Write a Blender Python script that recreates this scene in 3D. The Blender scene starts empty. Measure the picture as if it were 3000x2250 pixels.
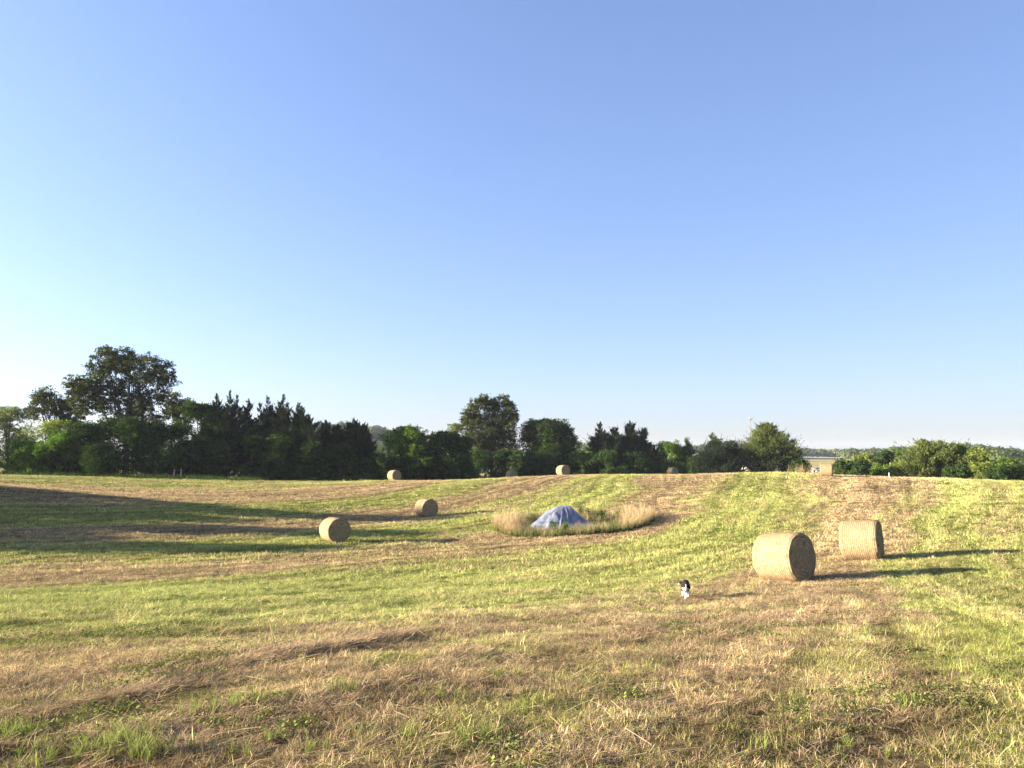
import bpy, math, random
import numpy as np
C = bpy.context.scene.collection
R = math.radians
# ------------------------------------------------------------------ camera, sky, sun, exposure
EYE = 1.65
SUN_AZ = (-0.985, -0.13)           # horizontal direction towards the sun
SUN_EL = 11.0
cam_d = bpy.data.cameras.new("camera"); cam = bpy.data.objects.new("camera", cam_d); C.objects.link(cam)
cam.location = (0, 0, EYE); cam.rotation_euler = (R(90) + math.atan(215/2266), 0, 0)
cam_d.sensor_width = 36; cam_d.lens = 36*2266/3000; cam_d.clip_end = 9000; cam_d.clip_start = 0.1
bpy.context.scene.camera = cam
w = bpy.data.worlds.new("World"); bpy.context.scene.world = w; w.use_nodes = True
nt = w.node_tree; nt.nodes.clear()
out = nt.nodes.new('ShaderNodeOutputWorld'); bg = nt.nodes.new('ShaderNodeBackground'); sky = nt.nodes.new('ShaderNodeTexSky')
sky.sky_type = 'NISHITA'; sky.sun_disc = False; sky.sun_elevation = R(SUN_EL)
sky.sun_rotation = math.atan2(SUN_AZ[0], SUN_AZ[1])
sky.altitude = 300; sky.air_density = 1.0; sky.dust_density = 1.5; sky.ozone_density = 3.0
bg.inputs['Strength'].default_value = 0.10
# soften the contrast between zenith and horizon, as the phone's tone mapping does
EXPO = 2.46; KS = 0.303; GAM = 0.74; K2 = 0.1*2**EXPO
v1 = nt.nodes.new('ShaderNodeVectorMath'); v1.operation = 'SCALE'; v1.inputs['Scale'].default_value = KS
gm = nt.nodes.new('ShaderNodeGamma'); gm.inputs[1].default_value = GAM
v2 = nt.nodes.new('ShaderNodeVectorMath'); v2.operation = 'MULTIPLY'; v2.inputs[1].default_value = (0.975/K2, 0.955/K2, 1.20/K2)
tcw = nt.nodes.new('ShaderNodeTexCoord'); dt = nt.nodes.new('ShaderNodeVectorMath'); dt.operation = 'DOT_PRODUCT'; dt.inputs[1].default_value = (SUN_AZ[0], SUN_AZ[1], 0)
ma = nt.nodes.new('ShaderNodeMath'); ma.operation = 'MULTIPLY_ADD'; ma.inputs[1].default_value = 0.36*1.05; ma.inputs[2].default_value = 1.05
v3 = nt.nodes.new('ShaderNodeVectorMath'); v3.operation = 'SCALE'
nt.links.new(tcw.outputs['Generated'], dt.inputs[0]); nt.links.new(dt.outputs['Value'], ma.inputs[0]); nt.links.new(ma.outputs[0], v3.inputs['Scale'])
nt.links.new(sky.outputs[0], v1.inputs[0]); nt.links.new(v1.outputs[0], gm.inputs[0]); nt.links.new(gm.outputs[0], v2.inputs[0]); nt.links.new(v2.outputs[0], v3.inputs[0]); nt.links.new(v3.outputs[0], bg.inputs[0]); nt.links.new(bg.outputs[0], out.inputs[0])
sd = bpy.data.lights.new("sun", 'SUN'); sun = bpy.data.objects.new("sun", sd); C.objects.link(sun)
sd.energy = 5.0; sd.angle = R(0.53); sd.color = (1.0, 0.86, 0.68)
from mathutils import Vector
sv = Vector((SUN_AZ[0], SUN_AZ[1], math.tan(R(SUN_EL))*math.hypot(*SUN_AZ)))
sun.rotation_euler = sv.to_track_quat('Z', 'Y').to_euler(); sun.location = (-60, -10, 60)
vs = bpy.context.scene.view_settings
bpy.context.scene.display_settings.display_device = 'sRGB'
vs.view_transform = 'Standard'; vs.look = 'None'; vs.gamma = 1.0; vs.exposure = EXPO; vs.use_curve_mapping = False

#<TERRAIN>
# ------------------------------------------------------------------ pixel <-> world, terrain height
F = 2266.0; PITCH = math.atan(215/2266.); EYEZ = 1.65
def P(px, py, d):
    cx = (px-1500)/F; cy = -(py-1125)/F
    y = math.cos(PITCH)-cy*math.sin(PITCH); z = math.sin(PITCH)+cy*math.cos(PITCH); t = d/y
    return (cx*t, d, z*t+EYEZ)
def proj(x, y, z):
    z = z-EYEZ
    f = y*math.cos(PITCH)+z*math.sin(PITCH); u = -y*math.sin(PITCH)+z*math.cos(PITCH)
    return (1500+F*x/f, 1125-F*u/f)
def vnoise(x, y, s=0.0):
    ix = np.floor(x); iy = np.floor(y); fx = x-ix; fy = y-iy
    fx = fx*fx*(3-2*fx); fy = fy*fy*(3-2*fy)
    def h(a, b):
        v = np.sin(a*127.1+b*311.7+s*74.7)*43758.5453
        return v-np.floor(v)
    a = h(ix, iy); b = h(ix+1, iy); c = h(ix, iy+1); d = h(ix+1, iy+1)
    return (a+(b-a)*fx)*(1-fy)+(c+(d-c)*fx)*fy
def fbm(x, y, s=0.0, o=4):
    t = 0; amp = 0.5; n = 0
    for i in range(o):
        t = t+amp*vnoise(x*2**i, y*2**i, s+i*3.1); n += amp; amp *= 0.5
    return t/n
class RBF:
    def __init__(self, pts, vals, lam=0.0):
        p = np.array(pts, float)/50.0; v = np.array(vals, float); n = len(p); self.p = p
        K = self.k(p, p)+lam*np.eye(n); Q = np.c_[np.ones(n), p]
        A = np.block([[K, Q], [Q.T, np.zeros((3, 3))]])
        self.w = np.linalg.solve(A, np.r_[v, 0, 0, 0])
    def k(self, a, b):
        r2 = ((a[:, None, :]-b[None, :, :])**2).sum(-1)+1e-12
        return 0.5*r2*np.log(r2)
    def __call__(self, x, y):
        x = np.asarray(x, float); y = np.asarray(y, float); sh = np.broadcast(x, y).shape
        q = np.c_[np.broadcast_to(x, sh).ravel(), np.broadcast_to(y, sh).ravel()]/50.0
        out = np.empty(len(q))
        for i in range(0, len(q), 20000):
            s = q[i:i+20000]; out[i:i+20000] = self.k(s, self.p)@self.w[:-3]+self.w[-3]+s@self.w[-2:]
        return out.reshape(sh)
# hay bales: px, py of the base centre, distance, heading (deg), label
BALES = [
 (2304, 1700, 24.0, 38.6, "nearest large round hay bale, end face in shade, standing behind the dog"),
 (2530, 1638, 29.5, 55, "net wrapped round hay bale nearly side on, right of and behind the nearest bale"),
 (980, 1587, 46.0, 38, "round hay bale on the left, lower and nearer of the two left of the tarp"),
 (1250, 1514, 63.6, 36, "round hay bale between the left shaded bale and the tarp ring, farther up the slope"),
 (1155, 1408, 106, 42, "leftmost hay bale on the crest, standing against the black tree line"),
 (1650, 1393, 103.5, 32, "whole hay bale on the crest to the right of the tall tree"),
 (1500, 1404, 126, 35, "grey shaded hay bale half sunk behind the crest below the tall tree"),
 (1970, 1393, 132, 36, "small hay bale behind the crest in front of the cedar pair"),
 (2421, 1396, 85, 64, "sunlit side on hay bale on the crest beside the dark rounded bush"),
 (2236, 1403, 136, 60, "hay bale of which only the pale top shows over the crest under the large cedar"),
]
T = [(0, 0, -1.65), (-6, 0, -1.62), (6, 0, -1.62), (-18, 0, -1.8), (18, 0, -1.7), (0, -25, -0.3), (-40, -20, -1.0), (40, -20, -0.6),
     (0, 4.3, -1.72), (-3, 4.3, -1.75), (3, 4.3, -1.7), (0, 10, -2.42), (-9, 10, -2.45), (9, 10, -2.35),
     (-13, 22, -3.85), (-30, 32, -4.45), (-8, 33, -4.6), (3, 33, -4.55), (22, 18, -3.0), (45, 25, -3.0), (60, 50, -2.9), (75, 75, -2.9),
     (-27, 39.5, -4.5), (-42, 64, -2.35), (-80, 50, -1.2), (-80, 25, -2.4), (-45, 15, -3.2), (-110, 80, -0.8)]
T = [(a, b, c+EYEZ) for a, b, c in T]
for px, py, d, _, _ in BALES: T.append(P(px, py, d))
T += [P(2012, 1752, 20.3), P(1500, 1580, 47.5), P(1655, 1547, 52), P(1600, 1503, 59), P(500, 1500, 57), P(1155, 1440, 82), P(1500, 1450, 78),
      P(1900, 1450, 72), P(2500, 1475, 54), P(2900, 1500, 48), P(2200, 1460, 65), P(700, 1450, 80), P(300, 1440, 76), P(1800, 1620, 38)]
CREST = [(-300, 1390, 92), (0, 1393, 95), (300, 1400, 98), (600, 1407, 100), (800, 1411, 100), (1000, 1412, 102), (1300, 1408, 103), (1500, 1400, 103),
         (1800, 1391, 100), (2000, 1391, 96), (2200, 1386, 93), (2350, 1388, 88), (2600, 1400, 82), (2800, 1405, 80), (3000, 1411, 78), (3300, 1420, 76)]
for px, py, d in CREST:
    q = P(px, py, d); T.append(q)
    s = (q[2]-EYEZ)/d
    left = px < 750
    for e, drop in ((16, 0.15 if left else 0.45), (40, 0.6 if left else 1.8), (75, 2.2 if left else 3.6)):
        T.append((q[0]*(d+e)/d, d+e, EYEZ+s*(d+e)-drop))
HR = RBF([(a, b) for a, b, c in T], [c for a, b, c in T], lam=0.0006)
def sst(a, b, x):
    t = np.clip((x-a)/(b-a), 0, 1); return t*t*(3-2*t)
def Hfar(x, y):
    d = np.hypot(x, y); az = x/np.maximum(y, 1.0)
    z = -6.5+5.5*sst(230, 620, d)+1.5*sst(700, 1200, d)
    z = z+22*np.exp(-((az+0.22)/0.10)**2)*sst(330, 700, d)          # hill behind the left cedars
    z = z+8*np.exp(-((az-0.28)/0.06)**2)*sst(400, 800, d)
    z = z+3.5*np.exp(-((az-0.56)/0.07)**2)*sst(300, 520, d)
    z = z+(fbm(x/160, y/160, 5)-0.5)*(5-4*np.exp(-((az-0.40)/0.10)**2))*sst(200, 500, d)
    return z
def H(x, y, detail=False):
    x = np.asarray(x, float); y = np.asarray(y, float)
    d = np.hypot(x, y); m = sst(135, 215, d)
    z = HR(np.clip(x, -160, 160), np.clip(y, -80, 220))*(1-m)+Hfar(x, y)*m
    if detail:
        k = 1-sst(90, 160, d)
        z = z+k*((fbm(x*1.1, y*1.1, 2, 3)-0.5)*0.09+(fbm(x*0.25, y*0.25, 9, 2)-0.5)*0.10)
    return z
def ground_hit(px, py, dmin=3.5, dmax=140):
    d = np.arange(dmin, dmax, 0.25); a = P(px, py, 1.0)
    X = a[0]*d; Z = (a[2]-EYEZ)*d+EYEZ
    h = H(X, d); i = np.argmax(Z <= h)
    if not (Z <= h).any(): i = len(d)-1
    return float(X[i]), float(d[i])
#</TERRAIN>
# ------------------------------------------------------------------ helpers
def mesh_np(name, V, Q=None, T3=None, attrs=None, smooth=False):
    V = np.asarray(V, np.float32); Q = np.zeros((0, 4), int) if Q is None or len(Q) == 0 else np.asarray(Q)
    T3 = np.zeros((0, 3), int) if T3 is None or len(T3) == 0 else np.asarray(T3)
    me = bpy.data.meshes.new(name); me.vertices.add(len(V)); me.vertices.foreach_set('co', V.ravel())
    nl = Q.size+T3.size
    if nl:
        me.loops.add(nl); me.loops.foreach_set('vertex_index', np.r_[Q.ravel(), T3.ravel()].astype(np.int32))
        nf = len(Q)+len(T3); me.polygons.add(nf)
        st = np.r_[np.arange(len(Q))*4, Q.size+np.arange(len(T3))*3].astype(np.int32)
        me.polygons.foreach_set('loop_start', st)
        if smooth: me.polygons.foreach_set('use_smooth', np.ones(nf, bool))
    for k, (a, ty) in (attrs or {}).items():
        at = me.attributes.new(k, ty, 'POINT')
        at.data.foreach_set('vector' if ty == 'FLOAT_VECTOR' else 'value', np.asarray(a, np.int32 if ty == 'INT' else np.float32).ravel())
    me.update(calc_edges=True)
    return me
def obj(name, me, m=None, parent=None, loc=None):
    o = bpy.data.objects.new(name, me); C.objects.link(o)
    if m is not None and me is not None: me.materials.append(m)
    if parent is not None: o.parent = parent
    if loc is not None: o.location = loc
    return o
def tag(o, label=None, cat=None, group=None, kind=None):
    for k, v in (('label', label), ('category', cat), ('group', group), ('kind', kind)):
        if v: o[k] = v
    return o
def thing(name, label, cat, loc, rz=0, group=None):
    o = bpy.data.objects.new(name, None); C.objects.link(o); o.location = loc; o.rotation_euler = (0, 0, rz)
    o.empty_display_size = 0.2
    return tag(o, label, cat, group)
class MB:
    def __init__(s): s.V = []; s.Q = []; s.T = []; s.n = 0; s.A = []
    def add(s, V, Q=None, T3=None, a=0.0):
        V = np.asarray(V, float).reshape(-1, 3); s.V.append(V)
        if Q is not None and len(Q): s.Q.append(np.asarray(Q)+s.n)
        if T3 is not None and len(T3): s.T.append(np.asarray(T3)+s.n)
        s.A.append(np.broadcast_to(np.asarray(a, float), (len(V),))); s.n += len(V)
    def box(s, c, d, rz=0.0, a=0.0):
        x, y, z = d[0]/2, d[1]/2, d[2]/2
        v = np.array([(i, j, k) for k in (-z, z) for j in (-y, y) for i in (-x, x)])
        cr, sr = math.cos(rz), math.sin(rz)
        v = np.c_[v[:, 0]*cr-v[:, 1]*sr, v[:, 0]*sr+v[:, 1]*cr, v[:, 2]]+np.array(c)
        s.add(v, [(0, 2, 3, 1), (4, 5, 7, 6), (0, 1, 5, 4), (2, 6, 7, 3), (0, 4, 6, 2), (1, 3, 7, 5)], a=a)
    def tube(s, pts, rad, n=6, a=0.0):
        pts = np.asarray(pts, float); k = len(pts)
        rad = np.broadcast_to(np.asarray(rad, float), (k,))
        d = np.gradient(pts, axis=0); d /= np.linalg.norm(d, axis=1)[:, None]+1e-9
        up = np.where(np.abs(d[:, 2:3]) > 0.9, np.array([[1., 0, 0]]), np.array([[0., 0, 1.]]))
        u = np.cross(d, up); u /= np.linalg.norm(u, axis=1)[:, None]; v = np.cross(d, u)
        th = np.arange(n)*2*math.pi/n
        V = pts[:, None, :]+rad[:, None, None]*(np.cos(th)[None, :, None]*u[:, None, :]+np.sin(th)[None, :, None]*v[:, None, :])
        Q = [(i*n+j, i*n+(j+1) % n, (i+1)*n+(j+1) % n, (i+1)*n+j) for i in range(k-1) for j in range(n)]
        s.add(V.reshape(-1, 3), Q, a=a)
    def mesh(s, name, smooth=False):
        return mesh_np(name, np.concatenate(s.V), np.concatenate(s.Q) if s.Q else None, np.concatenate(s.T) if s.T else None,
                       {'v': (np.concatenate(s.A), 'FLOAT')}, smooth)
# ---- materials
def newmat(name):
    m = bpy.data.materials.new(name); m.use_nodes = True; t = m.node_tree; t.nodes.clear()
    o = t.nodes.new('ShaderNodeOutputMaterial'); return m, t, o
def nd(t, ty, **k):
    n = t.nodes.new(ty)
    for a, b in k.items():
        if a.startswith('i_'):
            n.inputs[int(a[2:])].default_value = b
        else: setattr(n, a, b)
    return n
def ramp(t, fac, stops):
    r = t.nodes.new('ShaderNodeValToRGB'); e = r.color_ramp.elements
    while len(e) > 1: e.remove(e[-1])
    for i, (p, c) in enumerate(stops):
        q = e[0] if i == 0 else e.new(p)
        q.position = p; q.color = (*c, 1)
    t.links.new(fac, r.inputs[0]); return r.outputs[0]
def mixc(t, fac, a, b, mode='MIX'):
    m = t.nodes.new('ShaderNodeMix'); m.data_type = 'RGBA'; m.blend_type = mode
    for s, v in ((m.inputs[0], fac), (m.inputs[6], a), (m.inputs[7], b)):
        if isinstance(v, bpy.types.NodeSocket): t.links.new(v, s)
        elif isinstance(v, (int, float)): s.default_value = v
        else: s.default_value = (*v, 1)
    return m.outputs[2]
def mth(t, op, a, b=None):
    m = t.nodes.new('ShaderNodeMath'); m.operation = op
    for i, v in enumerate((a, b)):
        if v is None: continue
        if isinstance(v, bpy.types.NodeSocket): t.links.new(v, m.inputs[i])
        else: m.inputs[i].default_value = v
    return m.outputs[0]
def attr(t, name, ty='GEOMETRY'):
    n = t.nodes.new('ShaderNodeAttribute'); n.attribute_name = name; n.attribute_type = ty; return n.outputs['Fac']
def noise(t, scale, detail=4, rough=0.6, vec=None, dist=0.0):
    n = t.nodes.new('ShaderNodeTexNoise'); n.inputs['Scale'].default_value = scale; n.inputs['Detail'].default_value = detail
    n.inputs['Roughness'].default_value = rough; n.inputs['Distortion'].default_value = dist
    if vec is not None: t.links.new(vec, n.inputs['Vector'])
    return n.outputs[0]
def simple(name, col, rough=0.8, metal=0.0, var=0.25, scale=6.0, bump=0.0):
    m, t, o = newmat(name); p = nd(t, 'ShaderNodeBsdfPrincipled'); p.inputs['Roughness'].default_value = rough
    p.inputs['Metallic'].default_value = metal
    tc = nd(t, 'ShaderNodeTexCoord'); n = noise(t, scale, 5, 0.6, tc.outputs['Object'])
    c = ramp(t, n, [(0.3, tuple(v*(1-var) for v in col)), (0.7, tuple(min(1, v*(1+var)) for v in col))])
    t.links.new(c, p.inputs['Base Color'])
    if bump:
        b = nd(t, 'ShaderNodeBump'); b.inputs['Strength'].default_value = bump; t.links.new(n, b.inputs['Height']); t.links.new(b.outputs[0], p.inputs['Normal'])
    t.links.new(p.outputs[0], o.inputs[0]); return m
def leafmat(name, dark, light, transl=0.3, tcol=None):
    m, t, o = newmat(name)
    v = attr(t, 'v'); c = ramp(t, v, [(0.0, dark), (1.0, light)])
    d = nd(t, 'ShaderNodeBsdfDiffuse'); tr = nd(t, 'ShaderNodeBsdfTranslucent'); mx = nd(t, 'ShaderNodeMixShader'); mx.inputs[0].default_value = transl
    t.links.new(c, d.inputs[0]); c2 = mixc(t, 1.0, c, tcol or (1.0, 1.15, 0.45), 'MULTIPLY'); t.links.new(c2, tr.inputs[0])
    t.links.new(d.outputs[0], mx.inputs[1]); t.links.new(tr.outputs[0], mx.inputs[2])
    t.links.new(mx.outputs[0], o.inputs[0]); return m
# ------------------------------------------------------------------ mowing bands: u rises by one per swath away from the camera
BND = {
 -1: [(2755, 1415), (2745, 1450), (2660, 1540), (2560, 1640), (2540, 1710), (2700, 1810), (3000, 1980)],
 0: [(2360, 1399), (2420, 1470), (2390, 1550), (2270, 1630), (2110, 1695), (1830, 1762), (1400, 1788), (1000, 1832), (600, 1872), (0, 1945)],
 1: [(2115, 1400), (2080, 1430), (2030, 1470), (1950, 1530), (1800, 1592), (1500, 1612), (1350, 1627), (1080, 1652), (800, 1682), (400, 1712), (0, 1730)],
 2: [(1850, 1400), (1870, 1440), (1800, 1490), (1600, 1540), (1440, 1570), (1300, 1592), (950, 1617), (540, 1645), (0, 1662)],
 3: [(1690, 1402), (1560, 1450), (1450, 1480), (1250, 1520), (1000, 1545), (800, 1568), (400, 1588), (0, 1602)],
 4: [(1450, 1410), (1350, 1440), (1200, 1475), (1000, 1495), (900, 1515), (500, 1535), (0, 1550)],
 5: [(1300, 1413), (1100, 1450), (900, 1465), (640, 1475), (316, 1478), (0, 1482)],
 6: [(1100, 1416), (900, 1422), (700, 1427), (400, 1418), (0, 1408)]}
pp, uu = [], []
for u_, L in BND.items():
    for px, py in L:
        x, y = ground_hit(px, py); pp.append((x, y)); uu.append(u_)
UR = RBF(pp, uu, lam=0.004)
RX, RY = P(1672, 1540, 52.5)[:2]         # centre of the unmown ring
def Uf(x, y):
    return UR(np.clip(x, -90, 80), np.clip(y, 2, 125))
def dryness(x, y, u=None):
    u = Uf(x, y) if u is None else u
    uw = u+(fbm(x*0.13, y*0.13, 1)-0.5)*0.30+(fbm(x*0.7, y*0.7, 4)-0.5)*0.22
    b = -np.sin(math.pi*uw); b = np.sign(b)*np.abs(b)**0.6
    amp = 0.40
    d = 0.50+amp*b
    d = np.where(uw < -1.0, 0.30+0.25*sst(-1.9, -2.6, uw), d)
    streak = fbm(u*9, x*0.06+y*0.03, 7, 3)-0.5
    d = d+streak*0.85+(fbm(u*26, x*0.1, 8, 2)-0.5)*0.3+(fbm(x*0.5, y*0.5, 11)-0.5)*0.55+(fbm(x*2.1, y*2.1, 12, 2)-0.5)*0.25
    near = 1-sst(9, 17, y)
    fore = sst(0.1, -0.25, uw)
    d = d-near*fore*0.16+(fbm(x*0.9+3, y*0.9, 21, 3)-0.5)*near*0.5
    rr = np.hypot((x-RX)/6.8, (y-RY)/6.3)
    hay = np.exp(-((rr-1.02)/0.16)**2)*(x < RX+7.5)
    d = d+hay*0.5*(fbm(x*0.4, y*0.4, 31, 2)+0.2)
    return np.clip(d, 0.02, 0.98)
HAYROWS = [([ground_hit(*q) for q in L], wd) for L, wd in (([(-100, 2160), (250, 2100), (500, 2045), (700, 1965), (950, 1912), (1180, 1866)], 0.38),
           ([(-100, 2240), (300, 2210), (620, 2125), (760, 2070)], 0.25), ([(750, 2180), (1000, 2085), (1250, 1970)], 0.25), ([(2100, 2240), (2500, 2150), (2900, 2110)], 0.35))]
def rowtone(x, y, u):
    a = x*0.05+y*0.02
    t_ = 1.0+(fbm(u*13, a, 91, 2)-0.5)*0.75+(fbm(u*34, a*2, 92, 2)-0.5)*0.55+(fbm(x*0.35, y*0.35, 93, 2)-0.5)*0.3
    fr = u+(fbm(x*0.08, y*0.08, 94, 2)-0.5)*0.12; fr = fr-np.floor(fr)
    for c_ in (0.24, 0.50): t_ = t_-0.28*np.exp(-((fr-c_)/0.018)**2)*(0.3+1.2*fbm(a*3, fr*3, 95, 2))      # wheel tracks
    nr = 1-sst(12, 20, y); t_ = t_+nr*((fbm(x*1.7, y*1.7, 96, 3)-0.5)*1.1+(fbm(u*20, a*4, 97, 2)-0.5)*0.6)
    m_ = (y < 20)
    if m_.any():
        xm, ym = x[m_], y[m_]; dd_ = np.zeros(len(xm))
        for L, wd in HAYROWS:
            for (ax, ay), (bx, by) in zip(L[:-1], L[1:]):
                h = np.clip(((xm-ax)*(bx-ax)+(ym-ay)*(by-ay))/((bx-ax)**2+(by-ay)**2), 0, 1); d_ = np.hypot(xm-ax-h*(bx-ax), ym-ay-h*(by-ay))
                dd_ = np.maximum(dd_, np.exp(-(d_/wd)**2))
        t_ = t_.copy(); t_[m_] = t_[m_]*(1-0.42*dd_*(0.5+fbm(xm*2, ym*2, 98, 2)))
    return np.clip(t_, 0.3, 1.5)
# ------------------------------------------------------------------ ground sheet
def axis(lo, hi, step, far, g=1.09):
    a = list(np.arange(lo, hi+1e-6, step)); s = step; v = hi
    while v < far: s *= g; v += s; a.append(v)
    s = step; v = lo; b = []
    while v > -far: s *= g; v -= s; b.append(v)
    return np.array(b[::-1]+a)
gx = axis(-62, 58, 0.36, 3200); gy = axis(-2, 118, 0.33, 3200)
GX, GY = np.meshgrid(gx, gy); GZ = H(GX, GY, True)
GU = Uf(GX, GY); GD = dryness(GX, GY, GU)
dd = np.hypot(GX, GY); mf = sst(120, 170, dd)
far_pat = 0.62+0.25*np.sin(GY/7.0+GX*0.02)*sst(200, 260, dd)+0.5*(vnoise(GX/90, GY/60, 3)-0.5)+0.25*(fbm(GX/12, GY/12, 8)-0.5)
AZ_ = GX/np.maximum(GY, 1); far_pat = far_pat+0.45*np.exp(-((AZ_-0.40)/0.09)**2)*(GY > 0)
GD = GD*(1-mf)+np.clip(far_pat, 0.1, 1)*mf
nx, ny = len(gx), len(gy)
ii = np.arange(ny-1)[:, None]*nx+np.arange(nx-1)[None, :]
GQ = np.stack([ii, ii+1, ii+1+nx, ii+nx], -1).reshape(-1, 4)
m, t, o = newmat('field_soil_and_stubble')
dry = attr(t, 'dry'); geo = nd(t, 'ShaderNodeNewGeometry'); pos = geo.outputs['Position']
n1 = noise(t, 14, 6, 0.75, pos); n2 = noise(t, 2.2, 5, 0.6, pos); n3 = noise(t, 60, 3, 0.7, pos)
g = ramp(t, n1, [(0.3, (0.05, 0.07, 0.015)), (0.7, (0.22, 0.24, 0.05))])
s_ = ramp(t, n1, [(0.3, (0.07, 0.048, 0.027)), (0.7, (0.27, 0.19, 0.095))])
f = mth(t, 'ADD', dry, mth(t, 'MULTIPLY', mth(t, 'SUBTRACT', n2, 0.5), 0.8)); f = mth(t, 'ADD', f, mth(t, 'MULTIPLY', mth(t, 'SUBTRACT', n3, 0.5), 0.9))
fr = nd(t, 'ShaderNodeMapRange'); fr.interpolation_type = 'SMOOTHSTEP'; t.links.new(f, fr.inputs[0]); fr.inputs[1].default_value = 0.25; fr.inputs[2].default_value = 0.75
col = mixc(t, fr.outputs[0], g, s_)
n5 = noise(t, 0.25, 6, 0.7, pos)
colf = mixc(t, fr.outputs[0], ramp(t, n5, [(0.3, (0.16, 0.19, 0.055)), (0.7, (0.28, 0.29, 0.09))]), ramp(t, n5, [(0.3, (0.24, 0.21, 0.085)), (0.7, (0.44, 0.36, 0.15))]))
col = mixc(t, attr(t, 'far'), col, colf)
tv = nd(t, 'ShaderNodeVectorMath', operation='SCALE'); t.links.new(col, tv.inputs[0]); t.links.new(attr(t, 'tone'), tv.inputs['Scale']); col = tv.outputs[0]
p = nd(t, 'ShaderNodeBsdfDiffuse'); t.links.new(col, p.inputs[0])
bm_ = nd(t, 'ShaderNodeBump'); bm_.inputs['Strength'].default_value = 0.9; bm_.inputs['Distance'].default_value = 0.06
t.links.new(mth(t, 'ADD', n1, mth(t, 'MULTIPLY', n3, 0.4)), bm_.inputs['Height']); t.links.new(bm_.outputs[0], p.inputs['Normal'])
t.links.new(p.outputs[0], o.inputs[0])
ground = obj('ground', mesh_np('ground', np.c_[GX.ravel(), GY.ravel(), GZ.ravel()], GQ, attrs={'dry': (GD.ravel(), 'FLOAT'), 'far': (mf.ravel(), 'FLOAT'), 'tone': ((rowtone(GX, GY, GU)*(1-mf)+mf).ravel(), 'FLOAT')}, smooth=True), m)
tag(ground, 'rolling mown hay field with curved tan and green swaths', kind='structure')
# ------------------------------------------------------------------ grass
rng = np.random.default_rng(7)
GREEN = [(0.155, 0.19, 0.045), (0.335, 0.365, 0.10), (0.54, 0.535, 0.20)]
STRAW = [(0.17, 0.11, 0.06), (0.43, 0.305, 0.165), (0.68, 0.53, 0.31)]
def grassmat(name, transl=0.25, fixed=None, GREEN=None, STRAW=None):
    GREEN = GREEN or globals()['GREEN']; STRAW = STRAW or globals()['STRAW']
    m, t, o = newmat(name)
    v = attr(t, 'v'); tt = attr(t, 't')
    if fixed is None:
        dry = attr(t, 'dry', 'INSTANCER')
        pick = nd(t, 'ShaderNodeMapRange'); t.links.new(mth(t, 'SUBTRACT', dry, v), pick.inputs[0]); pick.inputs[1].default_value = -0.12; pick.inputs[2].default_value = 0.12
        v2 = mth(t, 'FRACT', mth(t, 'MULTIPLY', v, 7.31))
        g = ramp(t, v2, [(0.0, GREEN[0]), (0.5, GREEN[1]), (1.0, GREEN[2])])
        s = ramp(t, v2, [(0.0, STRAW[0]), (0.5, STRAW[1]), (1.0, STRAW[2])])
        c = mixc(t, pick.outputs[0], g, s)
        tv = nd(t, 'ShaderNodeVectorMath', operation='SCALE'); t.links.new(c, tv.inputs[0]); t.links.new(attr(t, 'tone', 'INSTANCER'), tv.inputs['Scale']); c = tv.outputs[0]
    else:
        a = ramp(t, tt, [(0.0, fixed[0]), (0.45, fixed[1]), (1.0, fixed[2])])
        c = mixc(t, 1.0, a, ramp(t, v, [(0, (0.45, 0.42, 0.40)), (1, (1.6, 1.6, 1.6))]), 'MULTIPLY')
    d = nd(t, 'ShaderNodeBsdfDiffuse'); tr = nd(t, 'ShaderNodeBsdfTranslucent'); mx = nd(t, 'ShaderNodeMixShader'); mx.inputs[0].default_value = transl
    t.links.new(c, d.inputs[0]); t.links.new(c, tr.inputs[0]); t.links.new(d.outputs[0], mx.inputs[1]); t.links.new(tr.outputs[0], mx.inputs[2])
    t.links.new(mx.outputs[0], o.inputs[0]); return m
M_GRASS = grassmat('mown_grass')
M_GRASS_A = grassmat('brown_stubble_with_shade', 0.25, None, [(0.10, 0.125, 0.03), (0.29, 0.31, 0.075), (0.56, 0.56, 0.18)], [(0.10, 0.066, 0.036), (0.36, 0.25, 0.13), (0.80, 0.61, 0.36)])  # near stubble: browner, with the deeper shade between blades put into its colours
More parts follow.
